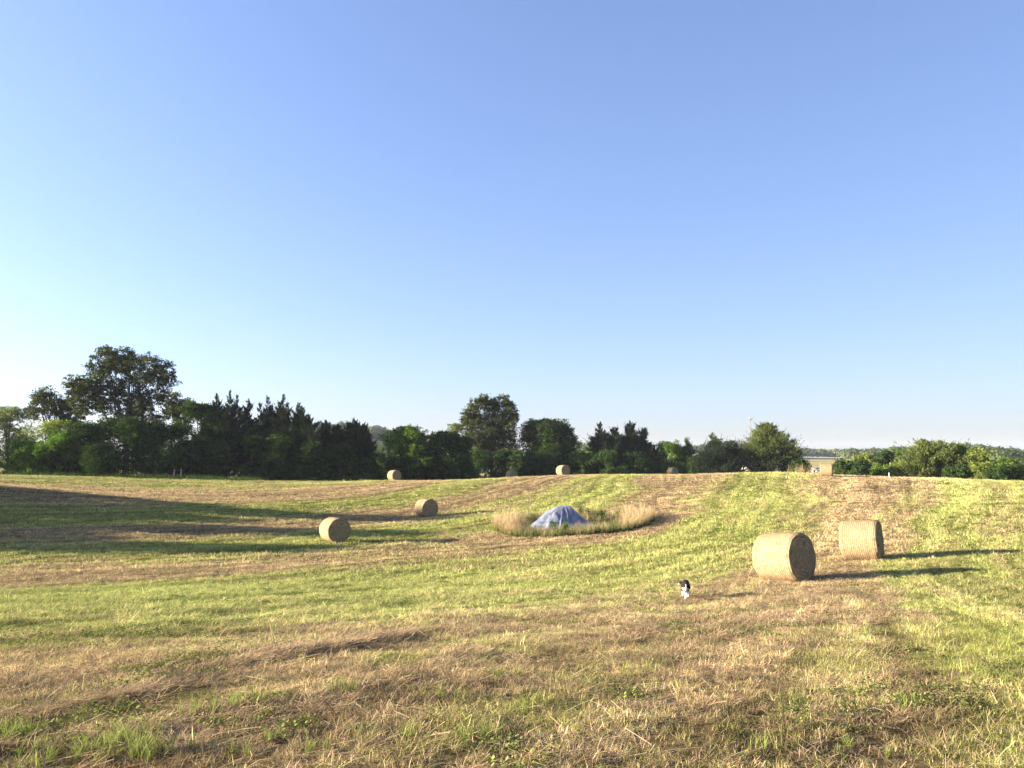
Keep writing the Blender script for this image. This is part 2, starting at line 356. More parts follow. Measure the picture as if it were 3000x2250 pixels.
def blades(n, rad, h, w, lean, seg=2, curl=0.6, flat=False, dirbias=None, r=rng):
    """n blades rooted in a disc: curved tapering strips"""
    th = r.random(n)*2*math.pi; rr = rad*np.sqrt(r.random(n))
    base = np.c_[rr*np.cos(th), rr*np.sin(th), np.zeros(n)-0.01]
    hh = h*(0.45+0.75*r.random(n)); ww = w*(0.6+0.8*r.random(n))
    ld = r.random(n)*2*math.pi if dirbias is None else r.normal(0, dirbias, n)
    le = lean*(0.2+r.random(n)*1.1)
    wd = ld+math.pi/2+r.normal(0, 0.5, n)
    V = []; Tt = []
    for k in range(seg+1):
        s = k/seg
        if flat: ho = le*s*h*3; z = 0.012+hh*0.16*np.sin(s*math.pi)*r.random(n)+0.02*r.random(n)
        else: ho = hh*le*(s**(1+curl)); z = hh*s*np.sqrt(np.clip(1-(le*s*0.55)**2, 0.1, 1))
        c = base+np.c_[np.cos(ld)*ho, np.sin(ld)*ho, z]
        wk = ww*(1-0.85*s if not flat else 1.0)*0.5
        side = np.c_[np.cos(wd)*wk, np.sin(wd)*wk, np.zeros(n)]
        V += [c-side, c+side]; Tt += [np.full(n, s)]*2
    V = np.stack(V, 1)  # n, 2(seg+1), 3
    Q = []
    for k in range(seg): Q.append(np.stack([2*k+0*np.arange(n), 2*k+1+0*np.arange(n), 2*k+3+0*np.arange(n), 2*k+2+0*np.arange(n)], -1)+np.arange(n)[:, None]*2*(seg+1))
    v = np.repeat(r.random(n), 2*(seg+1)); tt = np.stack(Tt, 1).ravel()
    return V.reshape(-1, 3), np.concatenate(Q), v, tt
def tuft_coll(name, specs, m):
    """unlinked collection of tuft meshes; specs: list of kwargs lists"""
    col = bpy.data.collections.new(name)
    for i, sp in enumerate(specs):
        Vs, Qs, vv, ts, n = [], [], [], [], 0
        for kw in sp:
            V, Q, v, tt = blades(**kw); Vs.append(V); Qs.append(Q+n); vv.append(v); ts.append(tt); n += len(V)
        me = mesh_np(name, np.concatenate(Vs), np.concatenate(Qs), attrs={'v': (np.concatenate(vv), 'FLOAT'), 't': (np.concatenate(ts), 'FLOAT')})
        me.materials.append(m); o_ = bpy.data.objects.new('%s_%02d' % (name, i), me); col.objects.link(o_)
    return col
def scatter(name, pts, coll, ncoll, rotz, scale, dry, label, tilt=0.12, parent=None, tone=None):
    n = len(pts); r = np.random.default_rng(n)
    rot = np.c_[r.normal(0, tilt, n), r.normal(0, tilt, n), rotz]
    me = mesh_np(name, pts, attrs={'rot': (rot, 'FLOAT_VECTOR'), 'scl': (scale, 'FLOAT'), 'idx': (r.integers(0, ncoll, n), 'INT'), 'dry': (dry, 'FLOAT'), 'tone': (dry*0+1 if tone is None else tone, 'FLOAT')})
    o_ = obj(name, me, parent=parent)
    if parent is None: tag(o_, label, name.replace('_', ' '), kind='stuff')
    else: tag(o_, kind='stuff')
    g = bpy.data.node_groups.new(name, 'GeometryNodeTree')
    g.interface.new_socket('Geometry', in_out='INPUT', socket_type='NodeSocketGeometry'); g.interface.new_socket('Geometry', in_out='OUTPUT', socket_type='NodeSocketGeometry')
    gi = g.nodes.new('NodeGroupInput'); go = g.nodes.new('NodeGroupOutput'); ip = g.nodes.new('GeometryNodeInstanceOnPoints'); ci = g.nodes.new('GeometryNodeCollectionInfo')
    ci.inputs['Collection'].default_value = coll; ci.inputs['Separate Children'].default_value = True; ci.inputs['Reset Children'].default_value = True
    ip.inputs['Pick Instance'].default_value = True
    def na(nm, ty):
        a = g.nodes.new('GeometryNodeInputNamedAttribute'); a.data_type = ty; a.inputs[0].default_value = nm; return a.outputs[0]
    g.links.new(gi.outputs[0], ip.inputs['Points']); g.links.new(ci.outputs[0], ip.inputs['Instance'])
    g.links.new(na('idx', 'INT'), ip.inputs['Instance Index']); g.links.new(na('rot', 'FLOAT_VECTOR'), ip.inputs['Rotation']); g.links.new(na('scl', 'FLOAT'), ip.inputs['Scale'])
    g.links.new(ip.outputs[0], go.inputs[0])
    md = o_.modifiers.new('scatter', 'NODES'); md.node_group = g
    return o_
def wedge(d0, d1, dens, spread=0.74, margin=2.5, fade=0.15):
    a0, a1 = d0*(1-fade), d1*(1+fade)
    W = spread*a1+margin; n = int((a1-a0)*2*W*dens)
    x = rng.uniform(-W, W, n); y = rng.uniform(a0, a1, n)
    pr = sst(a0, d0*(1+fade), y)*(1-sst(d1*(1-fade), a1, y))
    k = (np.abs(x) < spread*y+margin) & (rng.random(n) < pr)
    x, y = x[k], y[k]
    ring = np.hypot((x-RX)/5.4, (y-RY)/5.2) < 0.9
    return x[~ring], y[~ring]
def B(n, rad, h, w, lean=0.5, **k): return dict(n=n, rad=rad, h=h, w=w, lean=lean, **k)
zones = [(3.2, 13, 380, [[B(13, 0.055, 0.062, 0.0036, 0.85, seg=2), B(6, 0.06, 0.04, 0.0045, 1.0), B(5, 0.05, 0.06, 0.0032, 1.1, flat=True, seg=2)] for _ in range(10)]),
         (13, 30, 110, [[B(12, 0.09, 0.072, 0.0068, 0.85, seg=2), B(6, 0.1, 0.07, 0.0055, 1.1, flat=True, seg=2)] for _ in range(8)]),
         (30, 60, 34, [[B(13, 0.16, 0.10, 0.014, 0.7, seg=2), B(3, 0.15, 0.08, 0.012, 1.0, flat=True, seg=2)] for _ in range(8)]),
         (60, 112, 11, [[B(14, 0.28, 0.11, 0.028, 0.7, seg=1), B(3, 0.25, 0.09, 0.02, 1.0, flat=True, seg=2)] for _ in range(6)])]
for i, (d0, d1, dens, specs) in enumerate(zones):
    x, y = wedge(d0, d1, dens, fade=(0.35 if i < 2 else 0.15))
    u_ = Uf(x, y); tall = 0.55*fbm(x*1.3, y*1.3, 41, 3)+0.45*fbm(u_*11, x*0.25+y*0.1, 42, 3)+0.3*(fbm(x*3.1, y*3.1, 43, 2)-0.5); tall = np.clip(0.5+(tall-0.5)*1.5, 0, 1); k = rng.random(len(x)) < 0.15+1.4*tall
    x, y, tall = x[k], y[k], tall[k]
    z = H(x, y, True); dr = dryness(x, y)
    sc = (0.55+0.9*tall)*(0.7+0.5*rng.random(len(x)))*(1.08-0.25*dr)*np.where(rng.random(len(x)) < 0.05, 1.7, 1.0)
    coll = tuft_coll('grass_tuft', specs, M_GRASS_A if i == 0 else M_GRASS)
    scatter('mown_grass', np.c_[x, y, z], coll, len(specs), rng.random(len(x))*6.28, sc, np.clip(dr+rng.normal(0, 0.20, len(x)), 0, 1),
            ['short mown stubble and grass in the foreground around the camera', 'mown grass between the foreground and the dog and nearest bales',
             'mown grass of the dip around the tarp ring and left bales', 'mown grass on the far slope up to the crest'][i], tone=rowtone(x, y, u_[k])*(0.75+0.5*rng.random(len(x))))
# ---- loose hay lying along the bands
def uangle(x, y):
    e = 0.5; gxx = Uf(x+e, y)-Uf(x-e, y); gyy = Uf(x, y+e)-Uf(x, y-e)
    return np.arctan2(-gxx, gyy)
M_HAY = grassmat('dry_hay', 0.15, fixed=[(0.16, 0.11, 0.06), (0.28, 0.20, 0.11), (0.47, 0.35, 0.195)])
hx, hy, hs = [], [], []
def line_hay(L, width, n, s0=1.0, close=False):
    q = np.array([ground_hit(a, b) for a, b in L]); seg = np.linalg.norm(np.diff(q, axis=0), axis=1); cs = np.r_[0, np.cumsum(seg)]
    t_ = rng.random(n)*cs[-1]; 
    w_ = rng.normal(0, width*1.35, n)*(0.4+1.1*fbm(t_*0.8, t_*0, 51, 2)); kk = rng.random(n) < sst(0.30, 0.62, fbm(t_*0.9+7, w_*1.5, 52, 3)); t_, w_ = t_[kk], w_[kk]; cl = (np.interp(t_, cs, q[:, 0]), np.interp(t_, cs, q[:, 1])); n = len(t_)
    hx.append(cl[0]+w_*0.5+rng.normal(0, 0.1, n)); hy.append(cl[1]+w_); hs.append(np.full(n, s0)*(0.4+0.6*rng.random(n)))
line_hay([(-100, 2140), (250, 2080), (500, 2030), (700, 1950), (950, 1900), (1180, 1858)], 0.24, 3400)
line_hay([(-100, 2240), (300, 2200), (620, 2110), (760, 2060)], 0.12, 900)
line_hay([(1150, 1797), (1400, 1786)], 0.16, 260, 1.1); line_hay([(1390, 1792), (1700, 1768), (1900, 1745)], 0.25, 500)
line_hay([(1280, 1560), (1330, 1590), (1480, 1602), (1640, 1596), (1800, 1590)], 0.5, 1400, 1.5)
line_hay([(1900, 1490), (1960, 1510), (1960, 1545)], 0.7, 500, 1.5); line_hay([(900, 1515), (1100, 1508), (1300, 1490)], 0.4, 500, 1.6)
line_hay([(450, 1545), (700, 1555), (900, 1560)], 0.3, 300, 1.6)
line_hay([(600, 2240), (900, 2120), (1150, 2010), (1400, 1905)], 0.3, 700); line_hay([(1900, 1950), (2250, 1820), (2450, 1700)], 0.5, 700, 1.1); line_hay([(2150, 1990), (2500, 1850), (2600, 1760)], 0.4, 500, 1.1); line_hay([(2100, 2240), (2500, 2130), (2900, 2090)], 0.3, 160)
x, y = wedge(3, 32, 16); dr = dryness(x, y); k = rng.random(len(x)) < sst(0.45, 0.85, dr)*0.8
hx.append(x[k]); hy.append(y[k]); hs.append(0.7+0.5*rng.random(k.sum()))
hx = np.concatenate(hx); hy = np.concatenate(hy); hs = np.concatenate(hs); hs = hs*np.clip(hy/11, 0.62, 1)
specs = [[B(16, 0.16, 0.07, 0.006, 1.3, flat=True, seg=3, dirbias=0.5), B(6, 0.12, 0.09, 0.004, 1.2, flat=True, seg=3), B(4, 0.1, 0.13, 0.004, 0.9, seg=3)] for _ in range(10)]
scatter('loose_hay', np.c_[hx, hy, H(hx, hy, True)+0.012], tuft_coll('hay_wisp', specs, M_HAY), 10, uangle(hx, hy)+rng.normal(0, 0.6, len(hx)), hs, hs*0,
        'loose cut hay left lying in wisps and rows over the stubble', tilt=0.16)
# ---- fresh green tufts in the stubble
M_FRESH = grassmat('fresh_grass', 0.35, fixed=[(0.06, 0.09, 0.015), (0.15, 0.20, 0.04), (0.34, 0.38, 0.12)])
FT = [(250, 2235, .35, 50), (330, 2225, .3, 50), (400, 2235, .25, 40), (30, 2190, .2, 24), (90, 2175, .15, 16), (560, 2125, .16, 22), (610, 2130, .1, 12), (680, 2085, .2, 26), (760, 2080, .22, 28), (1430, 1945, .14, 18), (1465, 1987, .13, 22),
      (1290, 2070, .17, 24), (1020, 2050, .1, 14), (1000, 2040, .1, 10), (1170, 2190, .2, 22), (1390, 2200, .18, 24), (1440, 2215, .15, 16), (1560, 2100, .2, 22), (1590, 2090, .12, 14), (780, 2190, .08, 9), (700, 2245, .1, 12), (900, 2230, .12, 12), (2320, 2070, .2, 16), (2530, 1855, .2, 22), (2080, 1890, .2, 18),
      (2620, 2080, .3, 26), (2510, 2215, .2, 22), (2290, 2215, .2, 16), (2700, 1900, .4, 30), (2360, 1775, .4, 22), (2460, 1770, .3, 16), (1500, 1990, .08, 10), (2900, 2010, .3, 24), (3000, 1900, .4, 24)]
fx, fy = [], []
for px, py, rd, n in FT:
    n = int(n*(0.6 if px < 420 else 0.36)); x, y = ground_hit(px, min(py, 2240)); fx.append(x+rng.normal(0, rd*0.55, n)); fy.append(y+rng.normal(0, rd*0.4, n))
fx = np.concatenate(fx); fy = np.concatenate(fy)
specs = [[B(16, 0.03, 0.15, 0.0055, 0.55, seg=4, curl=0.9)] for _ in range(8)]
scatter('fresh_green_grass', np.c_[fx, fy, H(fx, fy, True)], tuft_coll('green_tuft', specs, M_FRESH), 8, rng.random(len(fx))*6.28, 0.45+0.5*rng.random(len(fx)), fx*0,
        'scattered fresh bright green grass tufts regrowing in the stubble')
# ---- low clover-like weeds
x, y = wedge(3, 22, 40); k = (fbm(x*1.1, y*1.1, 61, 3) > 0.64) & (rng.random(len(x)) < 0.6); x, y = x[k], y[k]
def clover(n, rad, h, r=rng):
    c = np.c_[r.normal(0, rad, n), r.normal(0, rad, n), h*(0.3+0.7*r.random(n))]
    a = r.random(n)*6.28; s = 0.009*(0.6+0.8*r.random(n))
    u = np.c_[np.cos(a), np.sin(a), r.normal(0, .4, n)]*s[:, None]; v = np.c_[-np.sin(a), np.cos(a), r.normal(0, .4, n)]*s[:, None]
    V = np.stack([c-u, c-v, c+u, c+v], 1).reshape(-1, 3); return V, np.arange(4*n).reshape(n, 4), np.repeat(r.random(n), 4)
M_CLOVER = leafmat('clover_leaf', (0.07, 0.09, 0.025), (0.26, 0.27, 0.09), 0.3)
ccol = bpy.data.collections.new('clover_patch')
for i in range(5):
    V, Q, v = clover(46, 0.05, 0.06); me = mesh_np('clover_patch', V, Q, attrs={'v': (v, 'FLOAT')}); me.materials.append(M_CLOVER); ccol.objects.link(bpy.data.objects.new('clover_patch_%d' % i, me))
scatter('clover', np.c_[x, y, H(x, y, True)], ccol, 5, rng.random(len(x))*6.28, 0.7+0.6*rng.random(len(x)), x*0, 'low small leaved clover growing through the stubble')
# ---- tall unmown grass of the ring
M_TALL = grassmat('tall_dry_grass', 0.3, fixed=[(0.06, 0.09, 0.02), (0.27, 0.22, 0.09), (0.62, 0.46, 0.28)])
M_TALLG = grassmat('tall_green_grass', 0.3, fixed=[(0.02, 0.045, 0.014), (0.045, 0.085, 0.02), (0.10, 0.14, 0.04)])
n = 5200; th = rng.random(n)*6.283; r0 = np.sqrt(rng.random(n))
x = RX+5.4*r0*np.cos(th)+(fbm(np.cos(th)*2+5, np.sin(th)*2, 71, 2)-0.5)*1.0; y = RY+4.9*r0*np.sin(th)
dx = (x-RX); side = np.abs(dx)/5.4
keep = (rng.random(n) < 0.25+0.8*sst(0.3, 0.75, np.hypot(dx/5.4, (y-RY)/4.9))) & ~((np.hypot((dx+0.15)/2.2, (y-RY+0.3)/1.5) < 1))
x, y, dx, side = x[keep], y[keep], dx[keep], side[keep]
sc = 0.42+0.68*sst(0.35, 0.85, side)*(0.75+0.5*fbm(x*0.8, y*0.8, 73, 2))+0.12*rng.random(len(x)); sc = np.where(y > RY+1.5, np.maximum(sc, 0.6), sc); sc = sc*np.where(dx > 1.5, 0.66, 0.88); sc *= np.where(dx < -2, 0.85, 1.0)*(0.6+0.8*fbm(x*1.9, y*1.9, 75, 2)); sc = np.where((y < RY-1.2) & (dx > -3.4) & (dx < 2.2), 0.26+0.28*rng.random(len(x)), sc); kk = rng.random(len(x)) < 0.35+0.9*fbm(x*1.2, y*1.2, 76, 2); x, y, dx, side, sc = x[kk], y[kk], dx[kk], side[kk], sc[kk]
specs = [[B(9, 0.14, rng.uniform(0.8, 1.15), 0.013, rng.uniform(0.2, 0.5), seg=4, curl=1.0), B(7, 0.12, 0.5, 0.014, 0.6, seg=3), B(1, 0.12, 1.35, 0.03, 0.25, seg=4)] for _ in range(12)]
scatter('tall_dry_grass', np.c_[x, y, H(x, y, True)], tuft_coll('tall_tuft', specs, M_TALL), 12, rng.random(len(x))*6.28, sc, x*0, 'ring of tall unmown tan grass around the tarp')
k = rng.random(len(x)) < 0.35; xg, yg = x[k], y[k]
specs = [[B(16, 0.14, 0.42, 0.014, 0.5, seg=3, curl=0.8)] for _ in range(6)]
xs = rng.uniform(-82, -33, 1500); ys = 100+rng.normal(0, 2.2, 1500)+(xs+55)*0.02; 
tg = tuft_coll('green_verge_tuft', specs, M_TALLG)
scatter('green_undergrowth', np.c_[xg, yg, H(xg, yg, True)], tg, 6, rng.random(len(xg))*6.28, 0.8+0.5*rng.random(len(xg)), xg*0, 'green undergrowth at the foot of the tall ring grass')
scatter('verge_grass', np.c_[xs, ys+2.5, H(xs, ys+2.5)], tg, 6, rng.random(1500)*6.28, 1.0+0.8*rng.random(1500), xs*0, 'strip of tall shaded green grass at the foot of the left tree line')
xw, yw = P(2350, 1380, 95)[0]+rng.normal(0, 1.0, 50), 95+rng.normal(0, 0.7, 50)
scatter('dry_weeds', np.c_[xw, yw, H(xw, yw)], bpy.data.collections['tall_tuft'], 8, rng.random(50)*6.28, 0.7+0.5*rng.random(50), xw*0, 'patch of dry tan weeds beside the small bush right of the large cedar')
# ------------------------------------------------------------------ trees
M_BARK = simple('bark', (0.055, 0.046, 0.037), 0.95, var=0.4, scale=5, bump=0.5)
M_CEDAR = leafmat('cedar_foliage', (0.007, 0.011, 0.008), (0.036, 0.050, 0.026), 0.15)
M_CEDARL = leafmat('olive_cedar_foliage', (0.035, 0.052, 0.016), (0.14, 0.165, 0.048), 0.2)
M_OAK = leafmat('oak_foliage', (0.012, 0.018, 0.008), (0.115, 0.130, 0.042), 0.22)
M_DARKL = leafmat('dark_broadleaf', (0.008, 0.016, 0.007), (0.065, 0.112, 0.030), 0.25)
M_GREENL = leafmat('bright_broadleaf', (0.020, 0.044, 0.009), (0.16, 0.26, 0.048), 0.4)
M_YELL = leafmat('yellow_green_leaf', (0.07, 0.10, 0.02), (0.27, 0.31, 0.075), 0.4)
M_PALE = leafmat('pale_feathery_leaf', (0.09, 0.11, 0.045), (0.24, 0.26, 0.13), 0.35)
M_FAR = leafmat('far_wood_leaf', (0.035, 0.055, 0.022), (0.10, 0.13, 0.045), 0.2)
def unit(v): return v/(np.linalg.norm(v, axis=-1, keepdims=True)+1e-9)
def cards(c, L, W, d=None, jit=1.0, r=rng):
    """diamond leaf cards at c; long axis near d (or random)"""
    n = len(c); a = unit(r.normal(0, 1, (n, 3)))
    if d is not None: a = unit(d+a*jit)
    b = unit(np.cross(a, unit(r.normal(0, 1, (n, 3)))))
    L = np.broadcast_to(L, (n,))[:, None]; W = np.broadcast_to(W, (n,))[:, None]
    V = np.stack([c-a*L*0.5, c-b*W*0.5+a*L*0.08, c+a*L*0.5, c+b*W*0.5-a*L*0.05], 1).reshape(-1, 3)
    return V, np.arange(4*n).reshape(n, 4)
def crown_mesh(name, lobes, leaf, dens, r, squash=0.92, m=None, nsub=None):
    """lobes: (x,y,z,radius)"""
    Vs, Qs, vs_, n0 = [], [], [], 0
    for (lx, ly, lz, lr) in lobes:
        ns = max(12, int(dens*lr*lr*24))
        d = unit(r.normal(0, 1, (ns, 3))); d[:, 2] = np.where(d[:, 2] < -0.75, -d[:, 2]*0.4, d[:, 2])
        rr = lr*(0.45+0.62*r.random(ns)**0.6)
        sc = np.array([lx, ly, lz])+d*rr[:, None]*np.array([1, 1, squash])
        k = 15; cl = 0.10*lr+0.20
        c = (sc[:, None, :]+r.normal(0, 1, (ns, k, 3))*cl*0.55*np.array([1, 1, 0.7])).reshape(-1, 3)
        V, Q = cards(c, leaf*(0.7+0.7*r.random(len(c))), leaf*0.62*(0.7+0.6*r.random(len(c))), r=r)
        tone = np.clip(np.repeat(r.beta(1.2, 2.2, ns)*1.15, k)*0.75+0.3*r.random(len(c)), 0, 1)
        Vs.append(V); Qs.append(Q+n0); n0 += len(V); vs_.append(np.repeat(tone, 4))
    return mesh_np(name, np.concatenate(Vs), np.concatenate(Qs), attrs={'v': (np.concatenate(vs_), 'FLOAT')})
def trunk_mesh(H_, rad, lobes, r, limbs=10):
    mb = MB(); h = H_*0.72; k = 7
    z = np.linspace(-0.6, h, k); wob = np.cumsum(r.normal(0, 0.035*H_/k, (k, 2)), axis=0)
    pts = np.c_[wob, z]; mb.tube(pts, rad*(1-0.75*np.linspace(0, 1, k)), 8)
    L = sorted(lobes, key=lambda q: -q[3])[:limbs]
    for (lx, ly, lz, lr) in L:
        s = np.clip(0.35*lz/h, 0.15, 0.75)
        a = np.array([np.interp(s*h, z, pts[:, 0]), np.interp(s*h, z, pts[:, 1]), s*h]); b = np.array([lx, ly, lz]); mid = (a+b)/2+np.array([0, 0, -0.06*H_])+r.normal(0, 0.15, 3)
        mb.tube([a, a*0.4+mid*0.6, mid*0.4+b*0.6, b], [rad*0.42, rad*0.3, rad*0.18, rad*0.07], 5)
        for _ in range(3):
            e = b+unit(r.normal(0, 1, 3))*lr*0.8; mb.tube([mid*0.3+b*0.7, e], [rad*0.12, 0.015], 4)
    return mb.mesh('trunk', True)
GROUPS = {}
def put_tree(name, label, cat, x, y, group, build):
    z = float(H(x, y)); t_ = thing(name, label, cat, (x, y, z-0.05), 0, group); build(t_); return t_
def broad(px, top, hw, d, mat, label, name='broadleaf_tree', leaf=0.26, base=0.12, dens=1.0, lobes=None, group=None, seed=None, cat='tree', xyz=None, hgt=None, nl=None):
    r = np.random.default_rng(seed if seed is not None else int(px*7+top))
    if xyz is None and 1345 <= px <= 2300 and d < 130: d += 28
    if xyz is None:
        x = P(px, top, d)[0]; zt = P(px, top, d)[2]; h = zt-float(H(x, d)); W = hw*d/F
    else: x, d = xyz; h = hgt; W = hw
    def build(t_):
        if lobes is not None:
            zb = float(H(x, d)); L = []
            for lx, ly, lr in lobes:
                q = P(lx, ly, d); L.append((q[0]-x, r.uniform(-.25, .25)*W, q[2]-zb, 1.22*lr*d/F))
                L.append((q[0]-x+r.uniform(-.6, .6), r.uniform(-.38, .38)*W, q[2]-zb-r.uniform(0, 1.2), lr*d/F))
        else:
            L = []; n = nl or int(12+h*(1-base)/max(W*0.30, .3)*3.2)
            for i in range(n):
                u_ = (i+r.random())/n; pr_ = math.sqrt(max(0.02, 1-((u_-0.38)/0.64)**2)) if u_ > 0.38 else 0.80+0.2*u_/0.38
                a_ = r.random()*6.283; s = (0.2+0.62*math.sqrt(r.random()))*pr_; lr = W*(0.25+0.15*r.random())
                L.append((math.cos(a_)*s*W, math.sin(a_)*s*W, min(h*base+u_*h*(1-base), h-lr*0.9), lr))
            L.append((r.normal(0, W*0.15), 0, h-W*0.30, W*0.30))
        obj('trunk', trunk_mesh(h, 0.05+0.022*h, L, r), M_BARK, t_); obj('crown', crown_mesh('crown', L, leaf, dens, r), mat, t_)
    return put_tree(name, label, cat, x, d, group, build)
def cedar(px, top, hw, d, mat, label, leaders=1, spread=0.0, name='cedar_tree', group=None, seed=None, dens=1.0, xyz=None, hgt=None, pw=0.75, low=0.06, up=0.75):
    r = np.random.default_rng(seed if seed is not None else int(px*5+top))
    if xyz is None and 1345 <= px <= 2300 and d < 130: d += 28
    if xyz is None:
        x = P(px, top, d)[0]; h = P(px, top, d)[2]-float(H(x, d)); W = hw*d/F*1.45
    else: x, d = xyz; h = hgt; W = hw
    def build(t_):
        mb = MB(); cen, dr, ln = [], [], []
        tone = []
        for l in range(leaders):
            ox = 0 if l == 0 else r.uniform(-1, 1)*W*(0.35+spread); oy = 0 if l == 0 else r.uniform(-1, 1)*W*0.4
            hl = h if l == 0 else h*r.uniform(0.78, 0.97)
            Wl = W*(1.0 if leaders == 1 else 0.72)
            kk = np.linspace(0, 1, 7); ax = np.c_[ox*kk**0.7+np.cumsum(r.normal(0, 0.05, 7)), oy*kk**0.7, kk*hl-0.3]
            mb.tube(ax, (0.03+0.016*hl)*(1-0.93*kk), 6)
            nb = int((22+hl*2.3+W*6)*dens)
            def plume(p0, dv, Lb, tn, rad, dn):
                ns = max(8, int(Lb*dn)); s_ = 0.18+0.86*r.random(ns)**0.75; sw = np.sin(np.clip(s_, 0, 1)*2.6)*rad+0.025
                c_ = p0+dv*(Lb*s_)[:, None]+r.normal(0, 1, (ns, 3))*sw[:, None]*np.array([1, 1, 0.75])+np.array([0, 0, 1])*(0.16*Lb*s_**2)[:, None]
                cen.append(c_); dr.append(np.repeat(unit(dv+np.array([0, 0, 0.45]))[None], ns, 0)); ln.append((0.18+0.24*r.random(ns))*(0.65+0.35*min(1, Lb))); tone.append(np.clip(tn+0.25*(r.random(ns)-0.5), 0, 1))
                kt = np.array([0.85, 1.02, 1.15, 1.26])[:, None]; cen.append(p0+dv*Lb*kt+np.array([0, 0, 0.18*Lb])*kt**2+r.normal(0, 0.025, (4, 3))); dr.append(np.repeat(unit(dv+np.array([0, 0, 0.8]))[None], 4, 0)); ln.append(np.full(4, 0.44)); tone.append(np.full(4, tn))
            for b in range(nb):
                t_b = low+(1-low)*((b+r.random())/nb)**0.9; zc = t_b*hl
                Lb = (Wl*(1-t_b)**pw+0.10)*(0.40+0.95*r.random()); az = b*2.4+r.normal(0, .5)
                e = up*(0.40+0.75*t_b)*(0.7+0.6*r.random()); tn = np.clip(0.5+r.normal(0, .2), 0, 1)
                p0 = np.array([np.interp(zc, ax[:, 2], ax[:, 0]), np.interp(zc, ax[:, 2], ax[:, 1]), zc]); dv = np.array([math.cos(az)*math.cos(e), math.sin(az)*math.cos(e), math.sin(e)])
                if Lb > 0.7: mb.tube([p0, p0+dv*Lb*0.85], [0.035, 0.01], 3)
                plume(p0, dv, Lb, tn, 0.04+0.085*Lb, 56)
                if Lb > 0.8:
                    for sg in (-1, 1):
                        for sfr in (0.35, 0.62):
                            a2 = az+sg*r.uniform(0.5, 0.9); e2 = e+r.uniform(-.1, .35); d2 = np.array([math.cos(a2)*math.cos(e2), math.sin(a2)*math.cos(e2), math.sin(e2)])
                            plume(p0+dv*Lb*sfr, d2, Lb*(1-sfr)*r.uniform(0.6, 0.95), tn, 0.07+0.06*Lb, 42)
            cen.append(np.array([[ox, oy, hl-0.1]])+r.normal(0, 0.04, (6, 3))-np.array([0, 0, 1])*np.linspace(0, .6, 6)[:, None]); dr.append(np.repeat(np.array([[0, 0, 1.]]), 6, 0)); ln.append(np.full(6, 0.55)); tone.append(np.full(6, .5))
        cen = np.concatenate(cen); dr = np.concatenate(dr); ln = np.concatenate(ln); tone = np.concatenate(tone)
        V, Q = cards(cen, ln, ln*0.27, dr, 0.40, r)
        obj('trunk', mb.mesh('trunk', True), M_BARK, t_); obj('crown', mesh_np('crown', V, Q, attrs={'v': (np.repeat(tone, 4), 'FLOAT')}), mat, t_)
    return put_tree(name, label, cat='tree', x=x, y=d, group=group, build=build)
GL = 'trees of the left tree line'; GM = 'trees of the middle tree line'; GR = 'trees and bushes at the right edge of the field'
# left part
broad(30, 1188, 85, 112, M_PALE, 'pale olive feathery tree cut by the left edge of the photo', leaf=0.2, dens=1.0, base=0.10, group=GL)
broad(150, 1228, 75, 108, M_YELL, 'small yellow green tree left in front of the big oak', 'small_tree', leaf=0.2, dens=0.6, base=0.05, group=GL)
broad(80, 1290, 80, 105, M_GREENL, 'low green bush at the foot of the feathery tree at the left edge', 'bush', leaf=0.2, base=0.0, group=GL, dens=0.9, cat='bush')
broad(175, 1138, 85, 122, M_OAK, 'dark tree with a drooping left limb standing against the left side of the big oak', leaf=0.27, dens=0.85, group=GL, base=0.3,
      lobes=[(140, 1165, 28), (125, 1190, 26), (165, 1185, 28), (200, 1190, 26), (75, 1212, 16), (215, 1215, 24), (160, 1215, 22), (190, 1240, 22), (95, 1200, 12)])
broad(390, 1005, 150, 118, M_OAK, 'tallest tree, a big open crowned oak rising over the left tree line', 'oak_tree', leaf=0.27, dens=1.0, group=GL,
      lobes=[(300, 1025, 17), (320, 1045, 26), (365, 1040, 25), (285, 1055, 13), (345, 1075, 30), (400, 1065, 30), (455, 1065, 24), (475, 1085, 24), (300, 1085, 24), (275, 1090, 15),
             (505, 1100, 14), (490, 1115, 20), (430, 1105, 30), (370, 1115, 30), (320, 1125, 28), (285, 1135, 28), (235, 1120, 24), (210, 1135, 18), (255, 1150, 22), (340, 1160, 26),
             (400, 1155, 26), (455, 1150, 22), (480, 1150, 15), (320, 1190, 26), (370, 1195, 28), (430, 1190, 24), (485, 1185, 20), (520, 1175, 22), (545, 1180, 14), (500, 1215, 22), (550, 1205, 14),
             (285, 1175, 18), (245, 1160, 24), (265, 1198, 22), (228, 1142, 20), (548, 1218, 22), (572, 1205, 16), (525, 1200, 22), (400, 1225, 26), (340, 1225, 26), (450, 1230, 24), (515, 1240, 18)])
broad(255, 1234, 98, 106, M_DARKL, 'dark green bush under the left limb of the big oak', 'bush', leaf=0.22, base=0.0, group=GL, dens=1.3, cat='bush')
broad(370, 1222, 98, 106, M_DARKL, 'blue green bush directly below the middle of the big oak', 'bush', leaf=0.22, base=0.0, group=GL, dens=1.3, cat='bush')
broad(480, 1239, 98, 107, M_DARKL, 'almost black bush below the right side of the big oak', 'bush', leaf=0.22, base=0.0, group=GL, dens=1.3, cat='bush')
broad(195, 1262, 72, 104, M_GREENL, 'dark green bush between the yellow green tree and the oak bushes', 'bush', leaf=0.22, base=0.0, group=GL, dens=1.1, cat='bush')
broad(110, 1300, 70, 103, M_GREENL, 'low bush in front of the small yellow green tree', 'bush', leaf=0.2, base=0.0, group=GL, dens=1.1, cat='bush')
